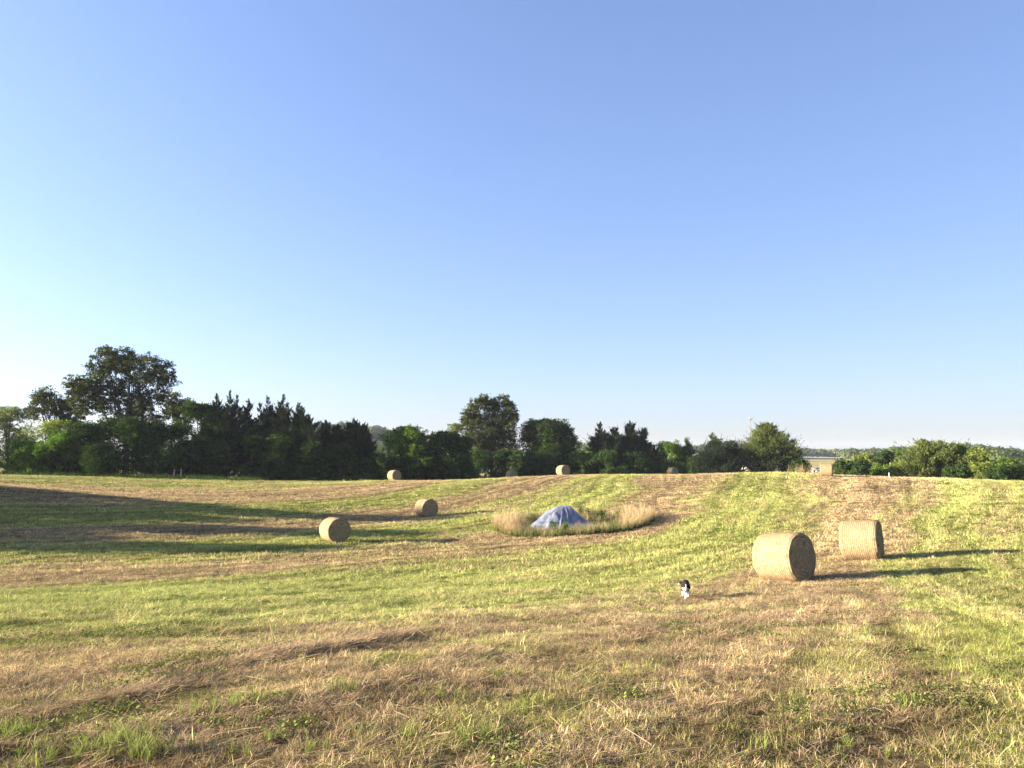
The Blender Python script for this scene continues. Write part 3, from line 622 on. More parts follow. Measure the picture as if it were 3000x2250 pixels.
broad(305, 1300, 60, 102, M_DARKL, 'lowest dark bush with a bare stem in the grass strip below the oak', 'bush', leaf=0.2, base=0.12, group=GL, dens=1.2, cat='bush')
broad(590, 1180, 82, 112, M_DARKL, 'rounded dark tree between the big oak and the pointed cedars', leaf=0.25, base=0.05, group=GL, dens=1.1)
cedar(636, 1154, 62, 113, M_CEDAR, 'thin spired cedar, first from the left after the big oak', group=GL, pw=1.05)
cedar(674, 1146, 78, 111, M_CEDAR, 'tall cedar with the highest spire of the left cedars', leaders=2, group=GL, pw=1.05)
cedar(732, 1172, 64, 112, M_CEDAR, 'cedar with a single plain point between the two tall spired ones', group=GL, pw=1)
cedar(782, 1162, 70, 112, M_CEDAR, 'open cedar whose upper branches let the sky through', leaders=2, group=GL, dens=0.75, pw=0.95)
cedar(829, 1157, 75, 112, M_CEDAR, 'tall many tipped cedar at the right end of the left cedar row', leaders=3, group=GL, dens=0.8, pw=0.95)
cedar(873, 1182, 66, 111, M_CEDAR, 'cedar stepping down to the right of the many tipped one', leaders=2, group=GL, pw=0.85)
cedar(905, 1216, 52, 110, M_CEDAR, 'short leaning cedar ending the left cedar row', leaders=1, group=GL, pw=0.7)
for i, (px, tp, hw) in enumerate([(560, 1290, 60), (650, 1285, 60), (740, 1280, 65), (830, 1275, 65), (915, 1290, 60)]):
    broad(px, tp, hw, 109, M_DARKL, ['black bush right of the oak bushes at the field edge', 'dark undergrowth bush below the tall spired cedar', 'dark undergrowth bush below the plain pointed cedar',
          'dark undergrowth bush below the many tipped cedar', 'dark undergrowth bush below the leaning cedar'][i], 'bush', leaf=0.24, base=0.0, dens=1.5, group=GL, cat='bush')
cedar(955, 1233, 62, 114, M_CEDAR, 'low twin pointed dark cedar left of the gap with the distant hill', leaders=3, group=GM, pw=0.8)
cedar(1038, 1236, 60, 113, M_CEDAR, 'leaning wispy cedar standing right before the distant hill', leaders=3, group=GM, pw=0.6, spread=0.2, up=0.9)
broad(1000, 1300, 65, 111, M_DARKL, 'dark bush between the twin pointed and the leaning cedar', 'bush', leaf=0.24, base=0.0, dens=1.4, group=GM, cat='bush')
broad(1085, 1325, 60, 112, M_DARKL, 'low dark bush below the view of the distant hill', 'bush', leaf=0.24, base=0.0, dens=1.4, group=GM, cat='bush')
broad(1195, 1248, 85, 114, M_GREENL, 'bright green leafy tree right of the distant hill', leaf=0.26, base=0.02, dens=1.1, group=GM)
broad(1310, 1264, 85, 116, M_DARKL, 'wide dark tree between the bright green one and the tall tree', leaf=0.26, base=0.02, dens=1.1, group=GM)
broad(1335, 1238, 42, 150, M_PALE, 'pale thin crowned tree peeping out behind, left of the tall tree', 'small_tree', leaf=0.24, dens=0.35, group=GM)
broad(1440, 1152, 80, 116, M_OAK, 'tall solitary rounded tree in the middle of the tree line', leaf=0.27, dens=1.15, group=GM,
      lobes=[(1420, 1172, 18), (1395, 1180, 16), (1475, 1172, 16), (1440, 1190, 26), (1385, 1205, 24), (1490, 1195, 18), (1495, 1215, 22), (1450, 1225, 30), (1400, 1235, 26), (1370, 1230, 18),
             (1365, 1250, 16), (1490, 1245, 24), (1430, 1265, 30), (1385, 1285, 24), (1480, 1275, 28), (1395, 1310, 26), (1440, 1305, 28), (1490, 1310, 26), (1365, 1215, 12), (1505, 1225, 12)])
broad(1130, 1332, 55, 110, M_DARKL, 'dark bush behind the leftmost crest bale', 'bush', leaf=0.24, base=0.0, dens=1.4, group=GM, cat='bush')
broad(1235, 1335, 62, 111, M_DARKL, 'dark undergrowth bush below the bright green leafy tree', 'bush', leaf=0.24, base=0.0, dens=1.4, group=GM, cat='bush')
broad(1330, 1330, 60, 112, M_DARKL, 'dark undergrowth bush below the wide dark tree', 'bush', leaf=0.24, base=0.0, dens=1.4, group=GM, cat='bush')
broad(1390, 1320, 70, 112, M_DARKL, 'dark bush at the foot of the tall solitary tree, left side', 'bush', leaf=0.24, base=0.0, dens=1.4, group=GM, cat='bush')
broad(1490, 1318, 70, 112, M_DARKL, 'dark bush at the foot of the tall solitary tree, right side', 'bush', leaf=0.24, base=0.0, dens=1.4, group=GM, cat='bush')
broad(1605, 1228, 96, 118, M_DARKL, 'broad round topped dark green tree right of the tall solitary tree', leaf=0.26, base=0.02, dens=1.3, group=GM, nl=46)
broad(1610, 1290, 85, 116, M_DARKL, 'dense dark bush inside the foot of the broad round topped tree', 'bush', leaf=0.24, base=0.0, dens=1.4, group=GM, cat='bush')
broad(1705, 1320, 45, 114, M_GREENL, 'small sunlit bush in the notch below the second distant hill', 'bush', leaf=0.22, base=0.0, dens=0.9, group=GM, cat='bush')
cedar(1757, 1238, 56, 117, M_CEDAR, 'cedar with one rounded point, left of the cedar pair behind the small bale', leaders=3, group=GM, pw=0.7)
cedar(1843, 1240, 60, 118, M_CEDAR, 'cedar with several sharp tips behind the small bale', leaders=4, spread=0.3, group=GM, pw=0.65)
cedar(1800, 1265, 50, 115, M_CEDAR, 'lower cedar wedged between the rounded and the sharp tipped one', leaders=2, group=GM, pw=0.7)
cedar(1902, 1298, 40, 116, M_CEDAR, 'short dark cedar left of the bright bush on the crest', group=GM, pw=0.8)
for i, (px, tp, hw) in enumerate([(1700, 1345, 60), (1790, 1320, 70), (1870, 1325, 60)]):
    broad(px, tp, hw, 113, M_DARKL, ['dark bush under the notch between the round tree and the cedars', 'dark bush below the rounded point cedar', 'dark bush below the sharp tipped cedar'][i], 'bush', leaf=0.24, base=0.0, dens=1.4, group=GM, cat='bush')
broad(1960, 1291, 58, 116, M_GREENL, 'bright green bush like tree left of the cedar with olive top', 'small_tree', leaf=0.24, base=0.02, dens=1.1, group=GM)
cedar(2012, 1284, 44, 116, M_DARKL, 'dark green pointed tree right beside the bright bush like tree', leaders=2, group=GM, pw=0.7)
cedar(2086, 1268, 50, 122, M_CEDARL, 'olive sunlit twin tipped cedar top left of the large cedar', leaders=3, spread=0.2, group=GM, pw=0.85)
cedar(2100, 1318, 70, 112, M_CEDAR, 'low blue black cedar in front of the olive twin tipped one', leaders=4, spread=0.3, group=GM, pw=0.4)
cedar(2146, 1294, 42, 116, M_CEDAR, 'dark blunt cedar between the olive cedar and the large cedar', leaders=2, group=GM, pw=0.6)
broad(2040, 1335, 50, 113, M_DARKL, 'dark bush filling the gap below the pointed tree and olive cedar', 'bush', leaf=0.24, base=0.0, dens=1.3, group=GM, cat='bush')
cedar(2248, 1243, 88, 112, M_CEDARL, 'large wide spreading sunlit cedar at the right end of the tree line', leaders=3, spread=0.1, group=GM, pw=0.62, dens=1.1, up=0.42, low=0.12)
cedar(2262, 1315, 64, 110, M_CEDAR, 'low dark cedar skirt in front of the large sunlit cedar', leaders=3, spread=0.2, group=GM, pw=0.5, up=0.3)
broad(2345, 1346, 28, 104, M_DARKL, 'small green bush beside the dry weeds', 'bush', leaf=0.2, base=0.0, dens=1.2, group=GR, cat='bush')
broad(2495, 1346, 62, 100, M_DARKL, 'dark rounded bush right of the sunlit bale', 'bush', leaf=0.22, base=0.0, dens=1.5, group=GR, cat='bush')
broad(2535, 1328, 40, 112, M_YELL, 'olive tree rising behind the dark rounded bush', 'small_tree', leaf=0.24, base=0.0, dens=1.0, group=GR)
broad(2592, 1320, 36, 128, M_DARKL, 'rounded dark green tree behind the white marker post', 'small_tree', leaf=0.26, base=0.0, dens=1.1, group=GR)
broad(2632, 1315, 36, 140, M_GREENL, 'light green tree right behind the rounded dark one', 'small_tree', leaf=0.28, base=0.0, dens=1.0, group=GR)
broad(2575, 1362, 42, 104, M_GREENL, 'green bush at the field edge left of the white marker post', 'bush', leaf=0.22, base=0.0, dens=1.1, group=GR, cat='bush')
broad(2635, 1358, 45, 100, M_YELL, 'olive bush at the field edge right of the white marker post', 'bush', leaf=0.22, base=0.0, dens=1.1, group=GR, cat='bush')
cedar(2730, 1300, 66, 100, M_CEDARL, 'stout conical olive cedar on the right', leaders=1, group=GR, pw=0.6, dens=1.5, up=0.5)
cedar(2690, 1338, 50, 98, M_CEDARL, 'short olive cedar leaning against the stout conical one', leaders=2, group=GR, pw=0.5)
broad(2815, 1303, 52, 99, M_GREENL, 'vivid green tree right of the stout conical cedar', leaf=0.24, base=0.0, dens=1.2, group=GR)
broad(2868, 1314, 48, 97, M_YELL, 'yellow green tree third from the right end', leaf=0.24, base=0.0, dens=1.1, group=GR)
broad(2800, 1362, 45, 93, M_DARKL, 'dark bush at the field edge below the vivid green tree', 'bush', leaf=0.2, base=0.0, dens=1.4, group=GR, cat='bush')
broad(2880, 1352, 45, 92, M_YELL, 'leafy olive bush below the yellow green tree', 'bush', leaf=0.22, base=0.0, dens=1.1, group=GR, cat='bush')
broad(2950, 1340, 52, 94, M_GREENL, 'green bush sloping down to the right edge of the photo', 'bush', leaf=0.22, base=0.0, dens=1.2, group=GR, cat='bush')
broad(3010, 1352, 50, 92, M_DARKL, 'rightmost bush, cut by the right edge of the photo', 'bush', leaf=0.22, base=0.0, dens=1.2, group=GR, cat='bush')
broad(2925, 1375, 40, 88, M_DARKL, 'lowest bush at the field edge near the right corner of the tree line', 'bush', leaf=0.2, base=0.0, dens=1.2, group=GR, cat='bush')
for i, (px, tp, hw, d) in enumerate([(3090, 1320, 60, 95), (3180, 1335, 60, 92)]):
    broad(px, tp, hw, d, M_GREENL, ['tree just beyond the right edge of the photo', 'second tree beyond the right edge of the photo'][i], leaf=0.3, base=0.0, group=GR, dens=0.7)
# trees outside the left edge: they throw the long stripes across the field
protoA = broad(0, 0, 4.8, 0, M_OAK, 'tall broad tree outside the photo that throws a long stripe of shade on the field', leaf=0.34, base=0.10, dens=0.8, group='shade trees beyond the left edge', xyz=(-80, 33), hgt=12.5, seed=3); protoA.scale = (.66, .66, .9)
for (x, y, s, sz, rz) in [(-80, 42.0, .74, .90, 1.2), (-81, 52.5, .84, .93, 4.0), (-77, 37.3, .64, .66, 2.2), (-78, 47.2, .70, .69, 3.1), (-76, 57.5, .58, .60, 1.0), (-112, 98, 1.1, 1.1, 2.9), (-104, 106, 1.1, 1.1, 5.5)]:
    c = protoA.copy(); C.objects.link(c); c.location = (x, y, float(H(x, y))-0.05); c.scale = (s, s, sz); c.rotation_euler = (0, 0, rz)
    for ch in protoA.children:
        k = ch.copy(); C.objects.link(k); k.parent = c
# ------------------------------------------------------------------ far woods and hills
def wood(name, label, P_, size=(5, 8), leaf=1.3, n_each=130, seed=1, mat=M_FAR):
    """P_: array of (x, y) crown centres"""
    r = np.random.default_rng(seed); Vs, Qs, v_, n0 = [], [], [], 0
    for x, y in P_:
        z = float(H(x, y)); R_ = r.uniform(*size); h = R_*r.uniform(1.5, 2.1); tone = r.random()
        d = unit(r.normal(0, 1, (n_each, 3))); d[:, 2] = np.abs(d[:, 2])*1.0-0.15
        rr = (0.75+0.3*r.random(n_each))*(0.85+0.25*np.sin(d[:, 0]*5+tone*9)*np.sin(d[:, 1]*5+tone*5))
        c = np.array([x, y, z+h*0.42])+d*rr[:, None]*np.array([R_, R_, h*0.58])
        nrm = unit(d)
        a = unit(np.cross(nrm, r.normal(0, 1, (n_each, 3)))+nrm*r.normal(0, .5, (n_each, 1))); b = unit(np.cross(nrm, a)); L = (leaf*(0.6+0.8*r.random(n_each)))[:, None]
        V = np.stack([c-a*L, c-b*L*0.8, c+a*L, c+b*L*0.8], 1).reshape(-1, 3)
        Vs.append(V); Qs.append(np.arange(4*n_each).reshape(n_each, 4)+n0); n0 += 4*n_each; v_.append(np.repeat(np.clip(tone*0.5+0.5*r.random(n_each), 0, 1), 4))
    o_ = obj(name, mesh_np(name, np.concatenate(Vs), np.concatenate(Qs), attrs={'v': (np.concatenate(v_), 'FLOAT')}), mat)
    return tag(o_, label, 'wood', kind='stuff')
def band(px0, px1, d0, d1, n, seed):
    r = np.random.default_rng(seed); d = r.uniform(d0, d1, n); px = r.uniform(px0, px1, n)
    return np.c_[(px-1500)/F*d, d]
wood('distant_wood', 'bluish wood on the distant hill seen between the left cedars and the bright green tree', np.r_[band(880, 1260, 700, 900, 230, 1)], (6, 9), 0.9, 330, 1)
wood('valley_wood', 'pale sunlit tree tops in the valley below the distant hill on the left', np.r_[band(1000, 1200, 330, 420, 60, 2)], (5, 7), 0.55, 700, 2)
wood('hill_wood', 'wooded hill seen in the notch right of the round topped tree', band(1600, 1800, 420, 560, 70, 3), (6, 9), 0.75, 420, 3)
wood('wooded_ridge', 'long low wooded ridge behind the large cedar and the pale farmland', np.r_[band(1950, 2760, 780, 1050, 480, 4), band(2335, 2420, 840, 880, 26, 9)], (4.5, 7), 0.9, 260, 4)
wood('near_ridge_wood', 'green wood rising behind the right hand bushes', np.r_[band(2480, 2760, 520, 640, 110, 5), band(2770, 2985, 360, 520, 150, 6)], (3.8, 5.6), 0.65, 430, 5)
wood('far_ridge_wood', 'farthest wooded ridge along the horizon', np.r_[band(-200, 3400, 1250, 1500, 1100, 7)], (6, 9), 1.7, 90, 7)
wood('meadow_trees', 'loose clumps of trees in the valley behind the right hand bushes', np.r_[band(2500, 2720, 190, 300, 26, 8)], (3.2, 4.6), 0.38, 900, 8, M_GREENL)
# ------------------------------------------------------------------ hay bales
m, t, o = newmat('net_wrapped_hay')
tc = nd(t, 'ShaderNodeTexCoord'); ob = tc.outputs['Object']; sp = nd(t, 'ShaderNodeSeparateXYZ'); t.links.new(ob, sp.inputs[0])
mp = nd(t, 'ShaderNodeMapping'); mp.inputs['Scale'].default_value = (1, 0.5, 0.5); t.links.new(ob, mp.inputs[0])
n1 = noise(t, 30, 6, 0.75, mp.outputs[0]); n2 = noise(t, 4, 4, 0.6, ob)
c = ramp(t, n1, [(0.24, (0.10, 0.072, 0.042)), (0.5, (0.29, 0.22, 0.125)), (0.72, (0.50, 0.405, 0.24))])
c = mixc(t, 1.0, c, ramp(t, n2, [(0.3, (0.68, 0.69, 0.74)), (0.7, (1.2, 1.17, 1.1))]), 'MULTIPLY')
xx = mth(t, 'ADD', sp.outputs[0], mth(t, 'MULTIPLY', n2, 0.03)); fr_ = mth(t, 'FRACT', mth(t, 'MULTIPLY', xx, 15.0)); ln = mth(t, 'ABSOLUTE', mth(t, 'SUBTRACT', fr_, 0.5))
lm = nd(t, 'ShaderNodeMapRange'); t.links.new(ln, lm.inputs[0]); lm.inputs[1].default_value = 0.26; lm.inputs[2].default_value = 0.42
c = mixc(t, mth(t, 'MULTIPLY', lm.outputs[0], 0.72), c, (0.16, 0.105, 0.055))
p = nd(t, 'ShaderNodeBsdfDiffuse'); t.links.new(c, p.inputs[0]); b = nd(t, 'ShaderNodeBump'); b.inputs['Strength'].default_value = 0.6; b.inputs['Distance'].default_value = 0.02
t.links.new(mth(t, 'SUBTRACT', n1, mth(t, 'MULTIPLY', lm.outputs[0], 0.5)), b.inputs['Height']); t.links.new(b.outputs[0], p.inputs['Normal']); t.links.new(p.outputs[0], o.inputs[0]); M_WRAP = m
m, t, o = newmat('rolled_hay_end')
tc = nd(t, 'ShaderNodeTexCoord'); ob = tc.outputs['Object']; sp = nd(t, 'ShaderNodeSeparateXYZ'); t.links.new(ob, sp.inputs[0])
rr_ = mth(t, 'SQRT', mth(t, 'ADD', mth(t, 'POWER', sp.outputs[1], 2.0), mth(t, 'POWER', mth(t, 'SUBTRACT', sp.outputs[2], 0.73), 2.0)))
th_ = mth(t, 'ARCTAN2', mth(t, 'SUBTRACT', sp.outputs[2], 0.73), sp.outputs[1])
cv = nd(t, 'ShaderNodeCombineXYZ'); t.links.new(mth(t, 'MULTIPLY', mth(t, 'ADD', rr_, mth(t, 'MULTIPLY', th_, 0.012)), 16.0), cv.inputs[0]); t.links.new(mth(t, 'MULTIPLY', th_, 1.2), cv.inputs[1])
nr = noise(t, 1.6, 5, 0.7, cv.outputs[0], 0.3); nf = noise(t, 40, 4, 0.7, ob)
c = ramp(t, mth(t, 'ADD', mth(t, 'MULTIPLY', nr, 0.75), mth(t, 'MULTIPLY', nf, 0.25)), [(0.36, (0.10, 0.075, 0.042)), (0.5, (0.25, 0.19, 0.11)), (0.64, (0.42, 0.33, 0.20))])
p = nd(t, 'ShaderNodeBsdfDiffuse'); t.links.new(c, p.inputs[0]); b = nd(t, 'ShaderNodeBump'); b.inputs['Strength'].default_value = 0.9; b.inputs['Distance'].default_value = 0.03
t.links.new(nr, b.inputs['Height']); t.links.new(b.outputs[0], p.inputs['Normal']); t.links.new(p.outputs[0], o.inputs[0]); M_END = m
BR, BL = 0.75, 1.25
def bale_parts():
    r = np.random.default_rng(5); na, nx_ = 72, 22; xs = np.linspace(-BL/2, BL/2, nx_); th = np.arange(na)/na*2*math.pi
    X, TH = np.meshgrid(xs, th, indexing='ij'); e = np.abs(X)/(BL/2)
    rad = BR*(1-0.05*np.clip((e-0.86)/0.14, 0, 1)**2)*(1+0.006*np.sin(3*TH+X*2)+0.022*(vnoise(TH*3, X*3, 1)-0.5)+0.016*(vnoise(TH*12, X*12, 2)-0.5))
    Y = rad*np.sin(TH); Z = rad*np.cos(TH); Z = np.maximum(Z, -0.73-0.0*X)*1.0; Y = Y*(1.02+0.03*np.clip(-Z, 0, 1)); Z = np.where(Z > 0, Z*0.975, Z); X = X+np.sign(X)*np.where(e > 0.97, 1, 0)*0.05*(vnoise(TH*2.5, X*0, 6)-0.5)
    V = np.c_[X.ravel(), Y.ravel(), Z.ravel()+0.73]
    i = np.arange(nx_-1)[:, None]*na+np.arange(na)[None, :]; j = np.arange(nx_-1)[:, None]*na+(np.arange(na)[None, :]+1) % na
    Q = np.stack([i, j, j+na, i+na], -1).reshape(-1, 4)
    wrap = mesh_np('net_wrap', V, Q, smooth=True)
    ends = []
    for s in (-1, 1):
        k = 14; rho = np.linspace(1, 0.0, k); rim = V.reshape(nx_, na, 3)[0 if s < 0 else -1]
        pts = []
        for q in rho:
            c_ = rim*[0, 1, 1]; c_[:, 2] = (c_[:, 2]-0.73)*q+0.73; c_[:, 1] *= q
            c_[:, 0] = s*(BL/2+0.035*(1-q**2)+0.012*(vnoise(q*22+np.zeros(na), np.arange(na)/6., 3+s)-0.5)*(q < 1)); pts.append(c_)
        W = np.concatenate(pts); i = np.arange(k-1)[:, None]*na+np.arange(na)[None, :]; j = np.arange(k-1)[:, None]*na+(np.arange(na)[None, :]+1) % na
        ends.append(mesh_np('hay_end', W, np.stack([i, i+na, j+na, j], -1).reshape(-1, 4) if s > 0 else np.stack([i, j, j+na, i+na], -1).reshape(-1, 4), smooth=True))
    mb = MB()
    for q in range(420):
        a = r.random()*6.28
        if q < 170:
            rr = BR*math.sqrt(r.random())*0.95; s = 1 if r.random() < .5 else -1; c_ = np.array([s*(BL/2+0.03), rr*math.sin(a), 0.73+rr*math.cos(a)]); tdir = np.array([s*0.25, math.cos(a), -math.sin(a)])
        elif q < 270:
            s = 1 if r.random() < .5 else -1; c_ = np.array([s*(BL/2-0.01), BR*0.96*math.sin(a), 0.73+BR*0.96*math.cos(a)]); tdir = np.array([s*0.8, math.sin(a)*.5+r.normal(0, .4), math.cos(a)*.5+r.normal(0, .4)])
        else:
            c_ = np.array([r.uniform(-1, 1)*BL/2, BR*math.sin(a), 0.73+BR*math.cos(a)]); tdir = np.array([r.normal(0, .5), math.cos(a), -math.sin(a)])+0.25*np.array([0, math.sin(a), math.cos(a)])
        tdir = tdir/np.linalg.norm(tdir)*r.uniform(0.04, 0.13); c_[2] = max(c_[2], 0.05); mb.tube([c_, c_+tdir], [0.0022, 0.0015], 3, a=r.random())
    return wrap, ends, mb.mesh('loose_straw')
wrap, ends, straws = bale_parts()
wrap.materials.append(M_WRAP); ends[0].materials.append(M_END); ends[1].materials.append(M_END); straws.materials.append(M_HAY)
for i, (px, py, d, hd, lab) in enumerate(BALES):
    x, y, z = P(px, py, d); z = float(H(x, y, True))
    b_ = thing('hay_bale', lab, 'hay bale', (x, y, z-0.03), R(hd-90), 'round hay bales on the field')
    e = 0.7; tx = (float(H(x+e, y))-float(H(x-e, y)))/(2*e); ty = (float(H(x, y+e))-float(H(x, y-e)))/(2*e); ca, sa = math.cos(R(hd-90)), math.sin(R(hd-90))
    b_.rotation_euler = (math.atan(-tx*sa+ty*ca), -math.atan(tx*ca+ty*sa), R(hd-90))
    s = 1.0+0.02*math.sin(i*2.3); b_.scale = (s, s, s)
    obj('net_wrap', wrap, None, b_); obj('hay_end', ends[0], None, b_); obj('hay_end', ends[1], None, b_)
    if d < 70: tag(obj('loose_straw', straws, None, b_), kind='stuff')
# ------------------------------------------------------------------ tarp covered heap
m, t, o = newmat('blue_grey_tarp')
tc = nd(t, 'ShaderNodeTexCoord'); n1 = noise(t, 2.2, 4, 0.6, tc.outputs['Object'], 0.5); n2 = noise(t, 14, 4, 0.6, tc.outputs['Object'])
c = ramp(t, n1, [(0.35, (0.09, 0.11, 0.165)), (0.62, (0.20, 0.215, 0.25))]); p = nd(t, 'ShaderNodeBsdfPrincipled'); t.links.new(c, p.inputs['Base Color']); p.inputs['Roughness'].default_value = 0.42
b = nd(t, 'ShaderNodeBump'); b.inputs['Strength'].default_value = 0.5; b.inputs['Distance'].default_value = 0.04; t.links.new(mth(t, 'ADD', n1, mth(t, 'MULTIPLY', n2, 0.3)), b.inputs['Height']); t.links.new(b.outputs[0], p.inputs['Normal'])
t.links.new(p.outputs[0], o.inputs[0]); M_TARP = m
D0 = 52.0; tx0, ty0, _ = P(1650, 1545, D0); tz0 = float(H(tx0, ty0))
def tarp():
    na, nr_ = 200, 44; th = np.arange(na)/na*2*math.pi; rho = np.linspace(0, 1, nr_)
    TH, RH = np.meshgrid(th, rho, indexing='ij'); c, s = np.cos(TH), np.sin(TH); dg = np.degrees(TH)
    A = [0, 40, 90, 140, 180, 212, 240, 268, 300, 335, 360]
    out = np.interp(dg, A, [2.25, 1.7, 1.25, 1.6, 1.95, 2.15, 1.65, 1.25, 1.35, 1.8, 2.25])*(1+0.04*np.sin(9*TH)+0.05*(vnoise(TH*7, TH*0, 2)-0.5))
    mid = np.interp(dg, A, [0.40, 0.46, 0.55, 0.60, 0.74, 0.64, 0.58, 0.62, 0.48, 0.40, 0.40])
    pl = 0.36/np.maximum(np.abs(c), np.abs(s)*1.4)
    q = np.clip((RH*out-pl)/(out-pl), 0, 1)
    h = np.where(q < 0.4, 1-(1-mid)*(q/0.4), mid*((1-q)/0.6)**(1.12+0.35*(c > 0)))
    h = 1.44*h+0.03*c*(q < 0.01)
    fold = 0
    for a, wd, am in ((172, 5, .07), (190, 4, -.05), (205, 6, .10), (221, 4, -.07), (233, 5, .08), (249, 4, -.06), (262, 5, .05), (276, 4, -.08), (286, 3, .06), (300, 5, -.04), (312, 3, .06), (326, 4, -.05), (338, 3, .05), (350, 4, -.04), (20, 6, .05), (70, 8, .06), (120, 7, .06)):
        dd_ = (dg-a+180) % 360-180+8*(vnoise(RH*5+a, TH*0, 3)-0.5); fold = fold+am*np.exp(-np.abs(dd_)/wd)
    fold = fold*np.clip(q*2.5, 0, 1)*(0.7+0.3*q)
    crease = 0.20*(fbm(c*RH*4+3, s*RH*4, 5, 3)-0.5)+0.05*(np.abs(fbm(c*RH*7, s*RH*7, 6, 2)-0.5))
    bunch = 0.16*np.exp(-((dg-228)/22)**2)*np.exp(-((q-0.80)/0.12)**2)      # tarp bunched up low on the left front
    out = out*1.17; fold = fold*1.9; r_ = RH*out; Z = h+(crease+fold)*np.clip(q*3, 0.25, 1)+bunch; Z = np.where(q > 0.95, Z*0.3+0.02, Z)
    X = r_*c+fold*s*0.6+0.05; Y = r_*s-fold*c*0.6
    return mesh_np('tarp', np.c_[X.ravel(), Y.ravel(), np.maximum(Z, 0.0).ravel()], [(i*nr_+j, ((i+1) % na)*nr_+j, ((i+1) % na)*nr_+j+1, i*nr_+j+1) for i in range(na) for j in range(nr_-1)], smooth=True)
tp = thing('tarp_covered_heap', 'blue grey tarpaulin draped over a peaked heap inside the ring of tall grass', 'tarpaulin', (tx0, ty0, tz0))
sheet = obj('tarpaulin', tarp(), M_TARP, tp)
sol = sheet.modifiers.new('thickness', 'SOLIDIFY'); sol.thickness = 0.012
def weed(px, py, d, h, wd, mat, label, seed):
    r = np.random.default_rng(seed); x, y, _ = P(px, py, d); t_ = thing('weed_plant', label, 'weed', (x, y, float(H(x, y))-0.02), 0, 'leafy weeds in the ring')
    mb = MB(); c_ = []
    for k in range(9):
        a = r.random()*6.28; e = np.array([math.cos(a)*wd*r.random(), math.sin(a)*wd*r.random(), h*r.uniform(0.6, 1)]); mb.tube([[0, 0, 0], e*[0.4, 0.4, 0.6], e], [0.010, 0.008, 0.003], 4)
        s = r.uniform(0.15, 1, 40); c_.append(e*np.c_[s, s, s]+r.normal(0, 0.06, (40, 3)))
    V, Q = cards(np.concatenate(c_), 0.09, 0.045, r=r); obj('stem', mb.mesh('stem'), mat, t_); obj('foliage', mesh_np('foliage', V, Q, attrs={'v': (np.repeat(r.random(len(V)//4), 4), 'FLOAT')}), mat, t_)
weed(1627, 1572, 49.2, 1.0, 0.35, M_GREENL, 'bright green weed growing in front of the tarp', 1)
weed(1655, 1572, 49.0, 0.85, 0.3, M_GREENL, 'smaller green weed right of the bright one before the tarp', 2)
weed(1560, 1530, 54.0, 0.7, 0.6, M_DARKL, 'dark green weed left of the tarp', 3)
weed(1700, 1525, 55.5, 1.25, 0.5, M_DARKL, 'dark weed rising behind the right slope of the tarp', 4)
weed(1722, 1523, 55.0, 0.95, 0.5, M_DARKL, 'second dark weed behind the tarp, a little lower and more to the right', 5)
weed(1765, 1530, 53.5, 0.95, 0.35, M_DARKL, 'upright weed just right of the tip of the tarp', 6)
weed(1810, 1530, 53.5, 1.0, 0.4, M_YELL, 'light green weed among the tall grass well right of the tarp', 7)
M_STEEL = simple('rusty_steel', (0.06, 0.05, 0.045), 0.7, 0.3); M_WHITE = simple('white_paint', (0.72, 0.70, 0.64), 0.6, var=0.08); M_POLE = simple('pole_wood', (0.085, 0.07, 0.055), 0.9)
def stake(name, label, px, py, d, h, rx, m_, w_=0.016, lean=0.0):
    x, y, _ = P(px, py, d); mb = MB(); mb.tube([[0, 0, -0.3], [lean*h*0.5, 0, h*0.5], [lean*h, 0, h]], [w_, w_, w_*0.9], 6)
    mb.box((0.02+lean*h*0.98, 0, h*0.97), (w_*3.2, w_*2.4, 0.05)); mb.box((lean*h*0.5, 0.01, h*0.5), (w_*3, w_*2, 0.03))
    o_ = obj(name, mb.mesh(name), m_, loc=(x, y, float(H(x, y)))); return tag(o_, label, 'stake' if 'stake' in name else 'post')
stake('metal_stake', 'thin upright metal stake in the grass ring, left of the tarp', 1548, 1505, 56.0, 1.65, 0, M_STEEL, 0.02)
stake('metal_stake', 'thin leaning stake behind the right half of the grass ring', 1806, 1500, 58.5, 1.35, 0, M_STEEL, 0.016, 0.22)
stake('marker_post', 'short white marker post at the right field edge', 2605, 1400, 83.0, 0.5, 0, M_WHITE, 0.035)
stake('fence_post', 'old wooden fence post in front of the black bush right of the oak', 508, 1394, 101.0, 1.3, 0, M_POLE, 0.05, 0.12)
stake('fence_post', 'old wooden fence post a little right of the other post below the oak', 530, 1396, 101.0, 1.35, 0, M_POLE, 0.05, 0.02)
# ------------------------------------------------------------------ far farm: poles, towers, buildings, road
def pole(px, ytop, d, h, label):
    x, y, zt = P(px, ytop, d); z = float(H(x, y)); t_ = thing('utility_pole', label, 'utility pole', (x, y, z), 0.3, 'utility poles by the farmland'); h = zt-z
    mb = MB(); mb.tube([[0, 0, -1], [0, 0, h*0.5], [0, 0, h]], [0.28, 0.24, 0.2], 8); obj('pole', mb.mesh('pole', True), M_POLE, t_)
    mb = MB(); mb.box((0, 0.25, h-0.8), (2.4, 0.16, 0.2)); obj('crossarm', mb.mesh('crossarm'), M_POLE, t_)
    for s in (-1, 0, 1):
        mb = MB(); mb.tube([[s*1.05, 0.25, h-0.69], [s*1.05, 0.25, h-0.45]], [0.09, 0.05], 6); obj('insulator', mb.mesh('insulator'), M_WHITE, t_)
pole(2342, 1325, 420, 8, 'pale utility pole just right of the large cedar'); pole(2452, 1322, 380, 8, 'dark utility pole above the sunlit bale'); pole(2503, 1334, 360, 6, 'short utility pole at the right end of the pale field')
M_LAT = simple('galvanised_lattice', (0.20, 0.21, 0.22), 0.7, 0.0)
